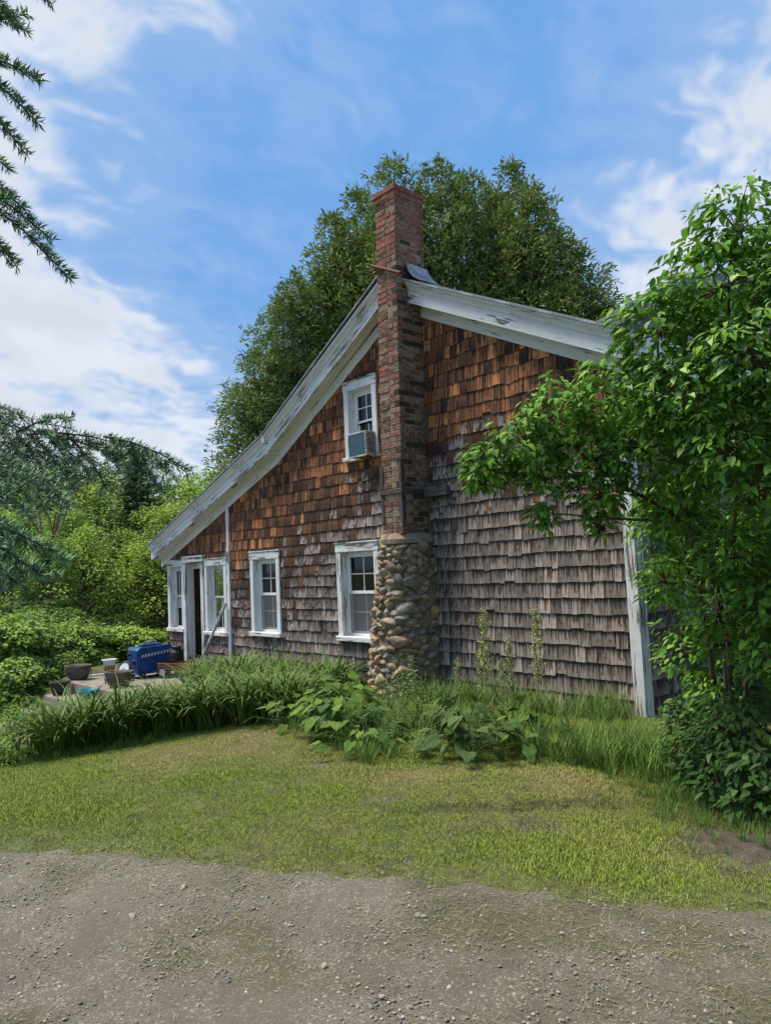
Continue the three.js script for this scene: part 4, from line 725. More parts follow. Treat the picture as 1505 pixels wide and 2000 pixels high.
const leafM = (pos, dir, up, len, wid = len) => basis(dir, up).scale(V(len, len, wid)).setPosition(pos[0] ?? pos.x, pos[1] ?? pos.y, pos[2] ?? pos.z);
const tint = (c, d) => { const k = 1 + rr(-d, d), h = rr(-d, d) * 0.5; return [c[0] * k * (1 + h), c[1] * k, c[2] * k * (1 - h)]; };
function blade(mb, x, y, z, az, L, w, lean, curl, col, n = 4) {
  let px = x, py = y, pz = z, a = lean; const ca = Math.cos(az), sa = Math.sin(az), step = L / n; let prev = null;
  for (let i = 0; i <= n; i++) {
    const t = i / n, hw = w * (i === n ? 0.04 : Math.min(1, 0.65 + t * 1.2) * (1 - Math.pow(t, 2.5) * 0.8)) * 0.5, nx = -Math.cos(a) * ca, ny = Math.sin(a), nz = -Math.cos(a) * sa;
    const p = mb.vert(px - sa * hw, py, pz + ca * hw, nx, ny, nz, 0, t, col), q = mb.vert(px + sa * hw, py, pz - ca * hw, nx, ny, nz, 1, t, col);
    if (prev) mb.i.push(prev[0], p, prev[1], prev[1], p, q);
    prev = [p, q]; px += Math.sin(a) * ca * step; pz += Math.sin(a) * sa * step; py += Math.cos(a) * step; a += curl / n * (0.4 + 1.2 * t);
  }
}
function instanced(name, geo, mat, list, label, category) {
  const m = new THREE.InstancedMesh(geo, mat, list.length), mt = new THREE.Matrix4(), c = new THREE.Color();
  list.forEach((o, k) => { m.setMatrixAt(k, mt.compose(V(...o.p), new THREE.Quaternion().setFromEuler(new THREE.Euler(...(o.e ?? [0, 0, 0]), 'YXZ')), V(...(o.s.length ? o.s : [o.s, o.s, o.s])))); m.setColorAt(k, c.setRGB(...o.c)); });
  m.name = numbered(name); m.castShadow = m.receiveShadow = true; scene.add(m); return tag(m, label, category, null, 'stuff');
}
// lawn grass
{
  rnd = rngOf(41);
  const tuft = (seed, n, h0, h1, rad, w) => { rnd = rngOf(seed); const mb = new MB(); for (let k = 0; k < n; k++) { const a = rr(0, 6.28), r = rad * Math.sqrt(rnd()); blade(mb, Math.cos(a) * r, -0.005, Math.sin(a) * r, rr(0, 6.28), rr(h0, h1), w * rr(0.7, 1.2), rr(0, 0.95), rr(0.1, 1.2), tint([1, 1, 1], 0.25), 2); } return mb.geo(); };
  const geos = [tuft(1, 28, 0.014, 0.036, 0.05, 0.0032), tuft(2, 28, 0.012, 0.032, 0.05, 0.0032)], lists = [[], []], GREEN = [0.225, 0.3, 0.028], DRY = [0.42, 0.33, 0.15];
  rnd = rngOf(42);
  const inHouse = (x, z) => x < 0 && z < 0.05;
  for (let k = 0; k < 85000; k++) {
    const x = rr(-6.2, 4.2), z = rr(0.1, 7), w = driveSide(x, z);
    if (inHouse(x, z) || (w > 0 && rnd() > Math.exp(-w * 5.5) * 0.7) || (w > -0.3 && w <= 0 && rnd() < 0.35 * (1 + w / 0.3))) continue;
    if (w > 0 && rnd() < 0.3) continue;
    const b = bareness(x, z); if (rnd() < b * 1.25) continue;
    const dry = clamp(dryness(x, z) + rr(-0.25, 0.25)), lush = sm(0.4, 0.7, fbm(x * 2 + 70, z * 2, 3)), s = rr(0.7, 1.15) * (1 - dry * 0.35) * (0.85 + 0.45 * lush) * (w > 0 ? 0.6 : w > -0.2 ? 0.8 : 1);
    lists[k & 1].push({ p: [x, lie(x, z) + (w > 0 ? 0.01 : 0), z], e: [rr(-0.1, 0.1), rr(0, 6.28), rr(-0.1, 0.1)], s: [s, s * rr(0.8, 1.1), s], c: tint(lerp3(GREEN, DRY, dry), 0.18) });
  }
  instanced('lawn_grass', geos[0], MAT.blade, lists[0], 'short mown green grass with dry straw patches', 'grass'); instanced('lawn_grass', geos[1], MAT.blade, lists[1], 'short mown lawn turf, green and straw coloured', 'grass');
  // long grass along the wall, at the bed edge and round the low bush
  const lg = tuft(5, 26, 0.16, 0.42, 0.06, 0.006), long = []; rnd = rngOf(43);
  const strew = (n, x0, z0, x1, z1, wid, s0, s1) => { for (let k = 0; k < n; k++) { const t = rnd(), x = mix(x0, x1, t) + rr(-wid, wid), z = mix(z0, z1, t) + rr(-wid, wid); if (inHouse(x, z)) continue; const s = rr(s0, s1); long.push({ p: [x, lie(x, z), z], e: [0, rr(0, 6.28), 0], s: [s, s * rr(0.75, 1.15), s], c: tint(lerp3([0.085, 0.185, 0.02], [0.17, 0.24, 0.04], rnd() * 0.7), 0.2) }); } };
  strew(360, 0.1, 1.55, 1.15, 1.45, 0.48, 0.6, 1.0); strew(120, -2.6, 0.5, 0.0, 0.3, 0.25, 0.8, 1.2); strew(110, 1.0, 1.9, 1.8, 2.4, 0.3, 0.25, 0.5); strew(130, -3.2, 2.2, -0.7, 2.85, 0.2, 0.4, 0.7); strew(70, -4.6, 4.5, -4.2, 3.2, 0.12, 0.3, 0.55); strew(30, 1.4, 2.9, 2.4, 2.5, 0.3, 0.2, 0.35); strew(60, -5, 4.9, -6, 4.6, 0.3, 0.5, 0.9); strew(90, -1.8, 1.4, -0.3, 1.5, 0.5, 0.6, 1);
  instanced('long_grass', lg, MAT.blade, long, 'long uncut grass growing along the foot of the wall', 'grass');
}
// gravel, clippings and loose stones
{
  rnd = rngOf(44);
  const peb = new THREE.IcosahedronGeometry(1, 1); { const P = peb.attributes.position; for (let k = 0; k < P.count; k++) { const f = 0.75 + 0.5 * noise3(P.getX(k) * 1.4 + 5, P.getY(k) * 1.4, P.getZ(k) * 1.4); P.setXYZ(k, P.getX(k) * f, P.getY(k) * f, P.getZ(k) * f); } peb.computeVertexNormals(); }
  const stones = [], clip = [], tones = [[0.19, 0.175, 0.15], [0.25, 0.225, 0.19], [0.14, 0.128, 0.112], [0.33, 0.3, 0.255], [0.22, 0.18, 0.14], [0.2, 0.19, 0.17]];
  for (let k = 0; k < 105000; k++) { const x = rr(-2.4, 4.4), z = rr(2.8, 7), w = driveSide(x, z); if (w < rr(-0.05, 0.25)) continue; const big = Math.pow(rnd(), 8), r = mix(0.002, 0.0085, big); if (fbm(x * 2.2 + 20, z * 2.2, 3) < rr(0.1, 0.55)) continue; stones.push({ p: [x, lie(x, z) + 0.016 + r * 0.25, z], e: [rr(-0.4, 0.4), rr(0, 6), rr(-0.4, 0.4)], s: [r * rr(0.9, 1.5), r * rr(0.4, 0.65), r], c: (() => { const q = pick(tones), w = rr(0.75, 1.25); return [q[0] * w, q[1] * w, q[2] * w]; })() }); }
  instanced('drive_gravel', peb, std({ roughness: 0.95 }), stones, 'loose grey and tan gravel strewn over the drive', 'gravel');
  const straw = new MB(); blade(straw, 0, 0, 0, 0, 1, 0.04, 1.45, 0.35, [1, 1, 1], 3);
  for (let k = 0; k < 70000; k++) { const x = rr(-2.4, 4.3), z = rr(2.9, 7), w = driveSide(x, z), patch = fbm(x * 2.1 + 8, z * 3.1, 4); if (w < -0.1 || patch < rr(0.38, 0.66) - (w < 0.5 ? 0.1 : 0)) continue; const L = rr(0.02, 0.065), old = rnd(); clip.push({ p: [x, lie(x, z) + 0.02, z], e: [rr(-0.15, 0.15), rr(0, 6.28), rr(-0.12, 0.12)], s: [L, L, L], c: tint(old < 0.5 ? [0.11, 0.13, 0.055] : old < 0.8 ? [0.2, 0.17, 0.09] : [0.33, 0.27, 0.15], 0.25) }); }
  instanced('grass_clippings', straw.geo(), MAT.blade, clip, 'scattered dry grass clippings on the gravel', 'clippings');
  const src = mesh('loose_stone', ROCKS[0], std({ map: T.stone, color: lin(0.7, 0.66, 0.6) })); tag(src, 'small loose stone lying on the gravel drive', 'stone', 'loose stones on the drive');
  const mats = [[0.62, 0.55, 0.46], [0.5, 0.45, 0.39], [0.75, 0.67, 0.56], [0.42, 0.36, 0.3], [0.58, 0.54, 0.48]].map((c) => std({ map: T.stone, color: lin(...c) }));
  let n = 0; for (let k = 0; k < 400 && n < 34; k++) { const x = rr(-1, 3.6), z = rr(3.2, 6.3); if (driveSide(x, z) < 0.25) continue; const r = mix(0.009, 0.019, Math.pow(rnd(), 2.5)), o = n ? copyOf(src, [0, 0, 0], 0) : src; n++; o.geometry = ROCKS[Math.floor(rnd() * 14)]; o.material = pick(mats); o.position.set(x, onGround(x, z) + r * 0.3, z); o.rotation.set(rr(-0.3, 0.3), rr(0, 6), rr(-0.3, 0.3)); o.scale.set(r * rr(1, 1.5), r * rr(0.5, 0.75), r); }
}
// daylilies
{
  const LILY = [0.0745, 0.146, 0.0194];
  const clump = (seed) => { rnd = rngOf(seed); const mb = new MB(); for (let k = 0; k < 64; k++) { const a = rr(0, 6.28), r = 0.13 * Math.sqrt(rnd()), az = a + rr(-0.7, 0.7); blade(mb, Math.cos(a) * r, -0.02, Math.sin(a) * r, az, rr(0.6, 1.0), rr(0.024, 0.038), rr(0.05, 0.45), rr(1.3, 2.7), tint(lerp3(LILY, [0.132, 0.199, 0.0324], rnd() * 0.8), 0.16), 6); } for (let k = 0; k < 7; k++) { const a = rr(0, 6.28); blade(mb, 0, 0, 0, a, rr(0.35, 0.6), 0.018, rr(0.5, 0.9), rr(1.3, 2.0), tint([0.194, 0.13, 0.0454], 0.2), 5); } return mb.geo(); };
  const gs = [51, 52, 53, 54].map(clump), mt = leafMat(0.55, 0.2);
  rnd = rngOf(55); const spots = [];
  const F = [[-4.55, 4.35], [-4.42, 3.85], [-4.3, 3.3], [-3.9, 2.85], [-3.35, 2.45], [-2.85, 2.1]];
  for (let k = 0; k < F.length - 1; k++) for (let i = 0; i < 3; i++) { const t = (i + rr(0, 0.6)) / 3, x = mix(F[k][0], F[k + 1][0], t), z = mix(F[k][1], F[k + 1][1], t); for (let d = 0; d < 4; d++) spots.push([x - 0.24 - d * 0.36 * 0.9 + rr(-0.09, 0.09), z - 0.18 - d * 0.36 * 0.42 + rr(-0.09, 0.09)]); }
  for (let x = -7.3; x < -4.3; x += 0.36) for (let d = 0; d < 3; d++) { const z = 0.45 + d * 0.42 + rr(-0.1, 0.1); spots.push([x + rr(-0.1, 0.1), z]); }
  let src = null;
  spots.forEach(([x, z], k) => {
    let o; if (!src) { o = src = thing('daylily_clump', 'clump of arching daylily leaves in the dense bed', 'daylily', [0, 0, 0], 0, 'daylily clumps in the bed by the steps'); mesh('leaves', gs[0], mt, o); } else { o = copyOf(src, [0, 0, 0], 0); o.children[0].geometry = gs[k % 4]; }
    const s = rr(0.8, 1.05), hh = k < 60 ? (k % 4 ? 0.82 : 1.0) : 0.7; o.position.set(x, lie(x, z), z); o.rotation.y = rr(0, 6.28); o.scale.set(s, s * hh * rr(0.88, 1.05), s);
  });
}
// weeds with upright leafy stems
{
  const weed = (seed, h, n, col, leafL, spread) => { rnd = rngOf(seed); const stem = new MB(), lv = new MB(), lg = leafShape(0.16, 0.25, 0.35, 0, 4); for (let s = 0; s < n; s++) { const a = rr(0, 6.28), r = spread * rnd(), H = h * rr(0.6, 1.05), bx = rr(-0.08, 0.08), bz = rr(-0.08, 0.08), pts = [0, 0.35, 0.7, 1].map((t) => [Math.cos(a) * r + bx * t * t * 2, H * t, Math.sin(a) * r + bz * t * t * 2]); stem.tube(pts, [0.006, 0.005, 0.004, 0.002], 5, [0.172, 0.243, 0.0572]); for (let k = 0; k < 26; k++) { const t = 0.1 + 0.9 * k / 26, i = Math.min(2, Math.floor(t * 3)), f = t * 3 - i, p = [0, 1, 2].map((q) => mix(pts[i][q], pts[i + 1][q], f)), az = k * 2.4 + rr(-0.4, 0.4); lv.add(lg, leafM(p, dirOf(az, rr(-0.1, 0.6)), V(0, 1, 0), leafL * (1.15 - t * 0.75) * rr(0.7, 1.2)), tint(col, 0.2)); } } return [stem.geo(), lv.geo()]; };
  const kinds = [weed(61, 0.85, 4, [0.143, 0.286, 0.0429], 0.12, 0.07), weed(62, 0.6, 6, [0.172, 0.286, 0.0715], 0.07, 0.12), weed(63, 1.05, 2, [0.157, 0.3, 0.0501], 0.13, 0.04)];
  const put = (k, x, z, s, label, group) => { const w = thing('tall_weed', label, 'weed', [x, lie(x, z), z], rr(0, 6), group); mesh('stems', kinds[k][0], flatMat, w); mesh('leaves', kinds[k][1], MAT.leaf, w); w.scale.setScalar(s); };
  put(0, -5.35, 0.75, 0.95, 'leafy weed against the shingles below the left window'); put(0, -4.7, 0.7, 0.8, 'smaller leafy weed between window and window'); put(2, -3.75, 1.0, 0.95, 'tall single leafy weed left of the stone base'); put(0, -3.55, 1.3, 0.75, 'bushy weed at the left foot of the stone base');
  for (const [x, z, s] of [[-2.15, 1.25, 1.05], [-2.0, 1.5, 0.9], [-1.75, 1.45, 0.85], [-2.35, 1.55, 0.8], [-1.6, 1.8, 0.7], [-2.5, 1.2, 0.8], [-1.35, 1.65, 0.7], [-1.9, 1.9, 0.6]]) put(1, x, z, s, 'fine leaved weed in front of the stone base', 'weeds before the stone base');
  put(2, -2.05, 1.2, 0.85, 'single upright weed reaching up the middle of the stone base');
  for (const [x, z, s] of [[-3.1, 1.75, 0.7], [-2.75, 1.7, 0.8], [-3.35, 2.1, 0.6], [0.1, 1.0, 0.5], [0.75, 1.1, 0.6], ...[...Array(26)].map(() => { const t = rnd(); return [mix(-2.9, -0.1, t) + rr(-0.15, 0.15), mix(2.15, 2.3, t) + rr(-0.45, 0.4), rr(0.4, 0.68)]; })]) put(1, x, z, s, 'low bushy weed in the bed by the wall', 'low weeds in the wall bed');
}
// big-leaved burdocks, each leaf a piece of its own
const BIG = [71, 72, 73, 74].map((seed) => { rnd = rngOf(seed); const mb = new MB(), n = 8, m = 8, ph = rr(0, 6), rows = []; for (let i = 0; i <= n; i++) { const t = i / n, w = 0.40 * Math.pow(Math.sin(Math.PI * Math.pow(clamp(t, 0.02, 0.99), 0.62)), 0.8); rows.push([...Array(m + 1)].map((_, j) => { const s = (j / m - 0.5) * 2, lobe = i === 0 ? 0.12 * Math.abs(s) : 0; return mb.vert(t - lobe - (1 - t) * 0.16 * s * s, 0.08 * Math.abs(s) * w * 2 - 0.3 * t * t + 0.035 * Math.sin(s * 7 + t * 9 + ph) * Math.abs(s) + 0.02 * Math.sin(t * 14 + ph), s * w * (1 + 0.07 * Math.sin(t * 17 + ph)), 0, 1, 0, t, s, [1, 1, 1]); })); } for (let i = 0; i < n; i++) for (let j = 0; j < m; j++) { const [a, b, c, d] = [rows[i][j], rows[i][j + 1], rows[i + 1][j], rows[i + 1][j + 1]]; mb.i.push(a, b, c, b, d, c); } return smoothGeo(mb.geo()); });
T.leafvein = tex(256, 256, (u, v) => { const s = Math.abs(v - 0.5) * 2, rib = sm(0.05, 0.0, s), side = sm(0.1, 0.02, Math.abs(((u * 7 - s * 1.4) % 1 + 1) % 1 - 0.5)) * 0.5, n = fbm(u * 12, v * 12, 3); const k = 170 + 60 * (n - 0.5) + 60 * Math.max(rib, side); return [k, k, k * 0.9]; }, { srgb: true });
const bigMats = [[0.18, 0.345, 0.0692], [0.236, 0.43, 0.0828], [0.139, 0.277, 0.0762], [0.304, 0.499, 0.0828]].map((c) => new THREE.MeshPhysicalMaterial({ map: T.leafvein, color: lin(...c), roughness: 0.85, specularIntensity: 0.3, transmission: 0.25, thickness: 0, side: THREE.DoubleSide }));
function burdock(x, z, n, size, h, label, seed, mats = bigMats) {
  rnd = rngOf(seed); const b = thing('burdock', label, 'burdock', [x, lie(x, z), z]), st = new MB();
  for (let k = 0; k < n; k++) { const az = k * 2.4 + rr(-0.3, 0.3), t = k / n, out = rr(0.1, 0.42) * (1.2 - t * 0.5), y = h * (0.2 + 0.85 * Math.pow(t, 0.7)) * rr(0.75, 1.15), L = size * rr(0.65, 1.1) * (1 - t * 0.25), p = V(Math.cos(az) * out, y, Math.sin(az) * out); st.tube([[0, 0, 0], [p.x * 0.5, y * 0.62, p.z * 0.5], [p.x, p.y, p.z]], [0.0045, 0.0035, 0.0025], 6, [0.08, 0.15, 0.03]); const m = mesh('leaf', BIG[Math.floor(rnd() * 4)], pick(mats), b), M = leafM(p, dirOf(az + rr(-0.5, 0.5), rr(-0.65, 0.25)), V(Math.cos(az) * 0.8 + rr(-0.4, 0.4), 1, Math.sin(az) * 0.8 + rr(-0.4, 0.4)), L); m.applyMatrix4(M); }
  st.build('stalks', flatMat, b); return b;
}
burdock(-1.75, 2.45, 70, 0.19, 0.4, 'broad leaved burdock left of the chimney foot', 81); burdock(-2.4, 2.0, 64, 0.2, 0.5, 'broad leaved burdock close behind, against the stone base', 82); burdock(-1.2, 2.65, 34, 0.14, 0.24, 'low burdock at the front edge of the bed', 83); burdock(-2.75, 2.3, 40, 0.15, 0.34, 'burdock between the daylilies and the stone base', 84);
burdock(-0.4, 2.2, 64, 0.17, 0.42, 'broad leaved dock plant under the tall seed stalks', 85, [[0.166, 0.291, 0.0968], [0.194, 0.345, 0.111], [0.139, 0.249, 0.0828]].map((c) => new THREE.MeshPhysicalMaterial({ map: T.leafvein, color: lin(...c), roughness: 0.8, specularIntensity: 0.3, transmission: 0.25, thickness: 0, side: THREE.DoubleSide })));
burdock(0.05, 1.85, 26, 0.15, 0.4, 'second dock plant nearer the corner post', 86);
{ // dock seed stalks
  const stalk = (seed) => { rnd = rngOf(seed); const s = new MB(), f = new MB(), H = 1.15, lg = new THREE.TetrahedronGeometry(1); const arm = (p0, d, L, n) => { const pts = [0, 0.5, 1].map((t) => [p0[0] + d.x * L * t, p0[1] + d.y * L * t, p0[2] + d.z * L * t]); s.tube(pts, [0.005, 0.004, 0.002], 5, [0.2, 0.22, 0.08]); for (let k = 0; k < n; k++) { const t = 0.25 + 0.75 * rnd(), r = rr(0.005, 0.011), w = 0.022; f.add(lg, M4([mix(pts[0][0], pts[2][0], t) + rr(-w, w), mix(pts[0][1], pts[2][1], t) + rr(-w, w), mix(pts[0][2], pts[2][2], t) + rr(-w, w)], [rr(0, 6), rr(0, 6), 0], [r, r, r]), tint([0.34, 0.36, 0.12], 0.3)); } };
    arm([0, 0, 0], V(rr(-0.06, 0.06), 1, rr(-0.06, 0.06)).normalize(), H, 0); for (let k = 0; k < 14; k++) { const t = 0.45 + 0.5 * k / 14; arm([0, H * t, 0], dirOf(k * 2.4, 1.1), 0.18 * (1.3 - t * 0.8), 34); } arm([0, H * 0.8, 0], V(0, 1, 0), H * 0.24, 60); return [s.geo(), f.geo()]; };
  const k2 = [stalk(91), stalk(92)]; rnd = rngOf(93);
  [[-0.55, 1.75, 1], [-0.4, 1.6, 0.8], [-0.15, 1.5, 1.02], [-0.75, 1.6, 0.7], [-0.3, 1.85, 0.65], [-0.95, 1.7, 0.6]].forEach(([x, z, s], k) => { const t = thing('dock_stalk', ['tallest dock seed stalk on the left, before the grey shingles', 'shorter dock seed stalk between the two tallest', 'tallest dock seed stalk on the right, before the grey shingles', 'dock seed stalk nearest the stone base but one', 'low dock seed stalk rising out of the dock leaves', 'dock seed stalk closest to the stone base'][k], 'dock', [x, lie(x, z), z], rr(0, 6), 'dock seed stalks'); mesh('stalk', k2[k % 2][0], flatMat, t); mesh('seeds', k2[k % 2][1], flatMat, t); t.scale.setScalar(s); });
}
// leafy shrubs built from clouds of single leaves
const OV = [leafShape(0.22, 0.22, 0.2), leafShape(0.24, 0.35, 0.3), leafShape(0.2, 0.15, 0.1), leafShape(0.23, 0.3, 0.42)];
function leafCloud(blobs, { per = 900, len = [0.06, 0.1], cols, shell = 0.55, droop = 0.22, squash = 0.85 }) {
  const out = [];
  for (const [x, y, z, r, dens = 1] of blobs) {
    const n = Math.round(per * r * r * dens * 4);
    for (let k = 0; k < n; k++) {
      const d = V(rr(-1, 1), rr(-1, 1), rr(-1, 1)); if (d.lengthSq() > 1 || d.lengthSq() < 0.001) { k--; continue; }
      const u = d.clone().normalize(), rad = r * Math.pow(mix(shell, 1, rnd()), 0.7) * (0.45 + 1.15 * noise3(u.x * 2.6 + x * 3, u.y * 2.6 + y * 3, u.z * 2.6 + z * 3)), p = [x + u.x * rad, y + u.y * rad * squash, z + u.z * rad];
      const dir = V(u.x + rr(-0.7, 0.7), rr(-0.5, 0.35) - droop, u.z + rr(-0.7, 0.7)), up = V(u.x * 0.5 + rr(-0.5, 0.5), 1, u.z * 0.5 + rr(-0.5, 0.5));
      out.push({ p, dir, up, L: rr(...len), c: pick(cols), g: Math.floor(rnd() * 4) });
    }
  }
  return out;
}
function leafPieces(parent, leaves, parts, cols) {           // the nearest leaves become pieces, the rest one mass
  const eye = V(3.884, 1.6, 6.915), mats = cols.map((c) => new THREE.MeshPhysicalMaterial({ color: lin(...c), roughness: 0.6, transmission: 0.3, thickness: 0, side: THREE.DoubleSide }));
  leaves.forEach((l) => (l.d = eye.distanceTo(V(...l.p)) / l.L)); leaves.sort((a, b) => a.d - b.d);
  const mb = new MB();
  leaves.forEach((l, k) => { const M = leafM(l.p, l.dir, l.up, l.L, l.L * rr(0.9, 1.15)); if (k < parts) { const m = mesh('leaf', OV[l.g], mats[cols.indexOf(l.c)], parent); m.applyMatrix4(M); } else mb.add(OV[l.g], M, tint(l.c, 0.15)); });
  mb.build('foliage', MAT.leaf, parent).userData.kind = 'stuff';
}
{
  const SHRUB = [[2.1,3.63,2.24,0.287],[1.99,3.26,2.33,0.383],[1.64,3.08,2.39,0.333],[2.22,2.75,2.46,0.358],[1.83,2.63,2.43,0.351],[1.3,2.7,2.43,0.312],[0.974,2.64,2.63,0.266],[0.754,2.45,2.7,0.253],[0.509,2.33,2.81,0.202],[0.463,2.22,2.85,0.166],[0.808,2.23,2.61,0.217],[1.11,2.31,2.44,0.283],[1.12,2.06,2.41,0.212],[1.48,2.33,2.34,0.306],[1.99,2.28,2.36,0.312],[2.13,1.99,2.32,0.244],[1.54,1.96,2.08,0.243],[1.85,1.6,1.99,0.267],[0.78,1.91,2.61,0.126],[1.1,1.85,2.4,0.124],[1.27,1.44,1.86,0.221,0.6],[1.55,1.21,1.68,0.217,0.6],[2.05,0.95,1.95,0.26,0.7],[2.3,0.75,1.9,0.3,0.7],[1.75,0.85,1.4,0.2,0.6],[2.0,1.2,1.7,0.26,0.6],[1.5,1.0,1.6,0.18,0.5],[2.3,1.3,1.9,0.3],[1.6,1.6,1.4,0.3],[1.0,0.8,0.9,0.3,0.8],[0.8,1.4,0.8,0.28,0.8],[1.3,0.5,1.0,0.3,0.8],[0.75,2.0,0.7,0.32,0.8],[1.2,1.6,0.6,0.4,0.8],[1.7,0.9,1.0,0.35,0.8],[2.1,0.6,1.2,0.35,0.8],[1.97,1.26,1.97,0.228,0.7],[2.5,3.2,2.3,0.4],[2.6,2.4,2.2,0.45],[2.5,1.6,2.0,0.4],[1.0,2.7,1.5,0.35],[1.0,1.9,1.1,0.35],[1.5,2.4,1.2,0.45],[1.7,1.6,1.2,0.4],[1.3,1.1,0.9,0.3,0.7],[2.2,2.0,1.3,0.5],[2.3,1.1,1.2,0.4],[1.9,3.1,1.4,0.5],[2.0,1.0,0.2,0.5],[1.6,1.9,0.0,0.5],[2.0,2.8,0.2,0.6],[1.7,2.2,-1.0,0.6],[1.9,1.2,-1.0,0.6],[2.6,2.4,-0.4,0.7]];  // last blobs, beyond the view, are foliage added to shade the side wall
  const STEMS = [[[1.3,0.0,1.11],[1.42,1.34,1.39],[1.43,1.83,1.88],[1.19,2.13,2.33],[0.956,2.43,2.62],[0.6,2.4,2.75]],[[1.32,0,1.09],[1.46,1.14,1.33],[1.81,2.22,1.8],[1.98,3.16,2.17],[2.05,3.6,2.2]],[[1.4,0,1.15],[1.73,1.34,1.5],[2.12,2.32,2.07],[2.2,2.9,2.3]],[[1.23,0,1.04],[1.25,0.936,1.24],[1.46,1.9,1.86],[1.55,2.7,2.29],[1.63,3.21,2.42]],[[1.44,0,1.11],[1.58,1.15,1.34],[1.79,1.88,1.64],[2.18,2.75,2.36],[2.2,3.3,2.3]],[[1.43,1.83,1.88],[1.12,1.88,2.38],[0.784,1.94,2.61]],[[1.19,2.13,2.33],[0.8,2.2,2.6],[0.5,2.2,2.84]]];
  const cols = [[0.11, 0.258, 0.0283], [0.155, 0.335, 0.0361], [0.0837, 0.199, 0.0321], [0.206, 0.386, 0.0412]];
  rnd = rngOf(101);
  const s = thing('flowering_shrub', 'tall leafy green shrub overhanging the right corner of the house', 'shrub', [0, 0, 0]);
  STEMS.forEach((pts, k) => new MB().tube(new THREE.CatmullRomCurve3(pts.map((p) => V(...p))).getPoints(16).map((p) => [p.x, p.y, p.z]), [...Array(17)].map((_, i) => mix(k < 5 ? 0.024 : 0.012, 0.005, i / 16)), 7).build('stem', MAT.bark, s));
  const tw = new MB(); for (const [x, y, z, r] of SHRUB) for (let k = 0; k < 11; k++) { const u = dirOf(rr(0, 6.28), rr(-0.5, 1.1)), l = r * rr(0.6, 1.35); tw.tube([[x - u.x * r * 0.3, y - u.y * r * 0.3 - 0.05, z - u.z * r * 0.3], [x + u.x * l * 0.5, y + u.y * l * 0.5, z + u.z * l * 0.5], [x + u.x * l, y + u.y * l - 0.02, z + u.z * l]], [0.00575, 0.00402, 0.00172], 4); } for (let k = 0; k < 0; k++) { const b = pick([SHRUB[0], SHRUB[2], SHRUB[5], SHRUB[6], SHRUB[1]]), p = [b[0] + rr(-1, 0.3) * b[3], b[1] + b[3] * 0.6, b[2] + rr(-1, 1) * b[3]]; tw.tube([p, [p[0] - rr(0, 0.12), p[1] + rr(0.12, 0.25), p[2] + rr(-0.05, 0.05)], [p[0] - rr(0.02, 0.2), p[1] + rr(0.25, 0.45), p[2] + rr(-0.1, 0.1)]], [0.004, 0.003, 0.001], 4); }
  tw.build('twigs', std({ map: T.bark, color: lin(0.9, 0.8, 0.6) }), s).userData.kind = 'stuff';
  leafPieces(s, leafCloud(SHRUB, { per: 1750, len: [0.035, 0.1], cols }), 300, cols);
  for (let k = 0; k < 13; k++) { const b = pick([SHRUB[10], SHRUB[11], SHRUB[12], SHRUB[19], SHRUB[9]]), c = [b[0] + rr(-1, 1) * b[3] * 0.8, b[1] - b[3] * rr(0.3, 0.9), b[2] + b[3] * rr(0.3, 0.8)], mb = new MB(); for (let q = 0; q < 9; q++) mb.add(new THREE.IcosahedronGeometry(rr(0.005, 0.009), 1), M4([c[0] + rr(-0.025, 0.025), c[1] + rr(-0.015, 0.015), c[2] + rr(-0.025, 0.025)])); mb.build('blossom', std({ color: lin(0.74, 0.7, 0.48) }), s); }
  // the low bush under it
  const LOW = [[1.51,0.45,1.64,0.3],[1.3,0.291,1.7,0.22],[1.75,0.373,1.82,0.34],[1.73,0.234,2.12,0.26],[1.96,0.189,2.16,0.3],[1.14,0.373,1.44,0.18],[2.3,0.3,2.0,0.36],[1.5,0.12,1.95,0.16]];
  const c2 = [[0.0575, 0.144, 0.0253], [0.0805, 0.178, 0.0345], [0.046, 0.115, 0.023], [0.115, 0.218, 0.0403]], l = thing('low_bush', 'low spreading dark green bush under the tall shrub', 'bush', [0, 0, 0]);
  const st = new MB(); for (const [x, y, z, r] of LOW) for (let k = 0; k < 6; k++) st.tube([[x + rr(-0.1, 0.1), -0.05, z + rr(-0.1, 0.1)], [x + rr(-0.15, 0.15), y * 0.6, z + rr(-0.15, 0.15)], [x + rr(-r, r), y + rr(0, r), z + rr(-r, r)]], [0.0092, 0.0069, 0.0023], 5); st.build('stems', MAT.bark, l);
  leafPieces(l, leafCloud(LOW, { per: 1300, len: [0.045, 0.085], cols: c2 }), 200, c2);
  const sp = thing('yellow_green_bush', 'small yellow green bush at the left end of the daylilies', 'bush', [0, 0, 0]), c3 = [[0.161, 0.276, 0.0403], [0.207, 0.322, 0.046], [0.115, 0.218, 0.0345]];
  const B3 = [[-4.85, -0.1, 4.5, 0.26], [-5.1, 0.12, 4.3, 0.24], [-4.75, -0.28, 4.6, 0.2], [-5.35, 0.0, 4.35, 0.26]]; const s3 = new MB(); for (const [x, y, z] of B3) for (let k = 0; k < 6; k++) s3.tube([[x, lie(x, z), z], [x + rr(-0.15, 0.15), y + 0.2, z + rr(-0.15, 0.15)]], [0.006, 0.002], 5); s3.build('stems', MAT.bark, sp);
  leafPieces(sp, leafCloud(B3, { per: 2200, len: [0.03, 0.06], cols: c3 }), 0, c3);
}
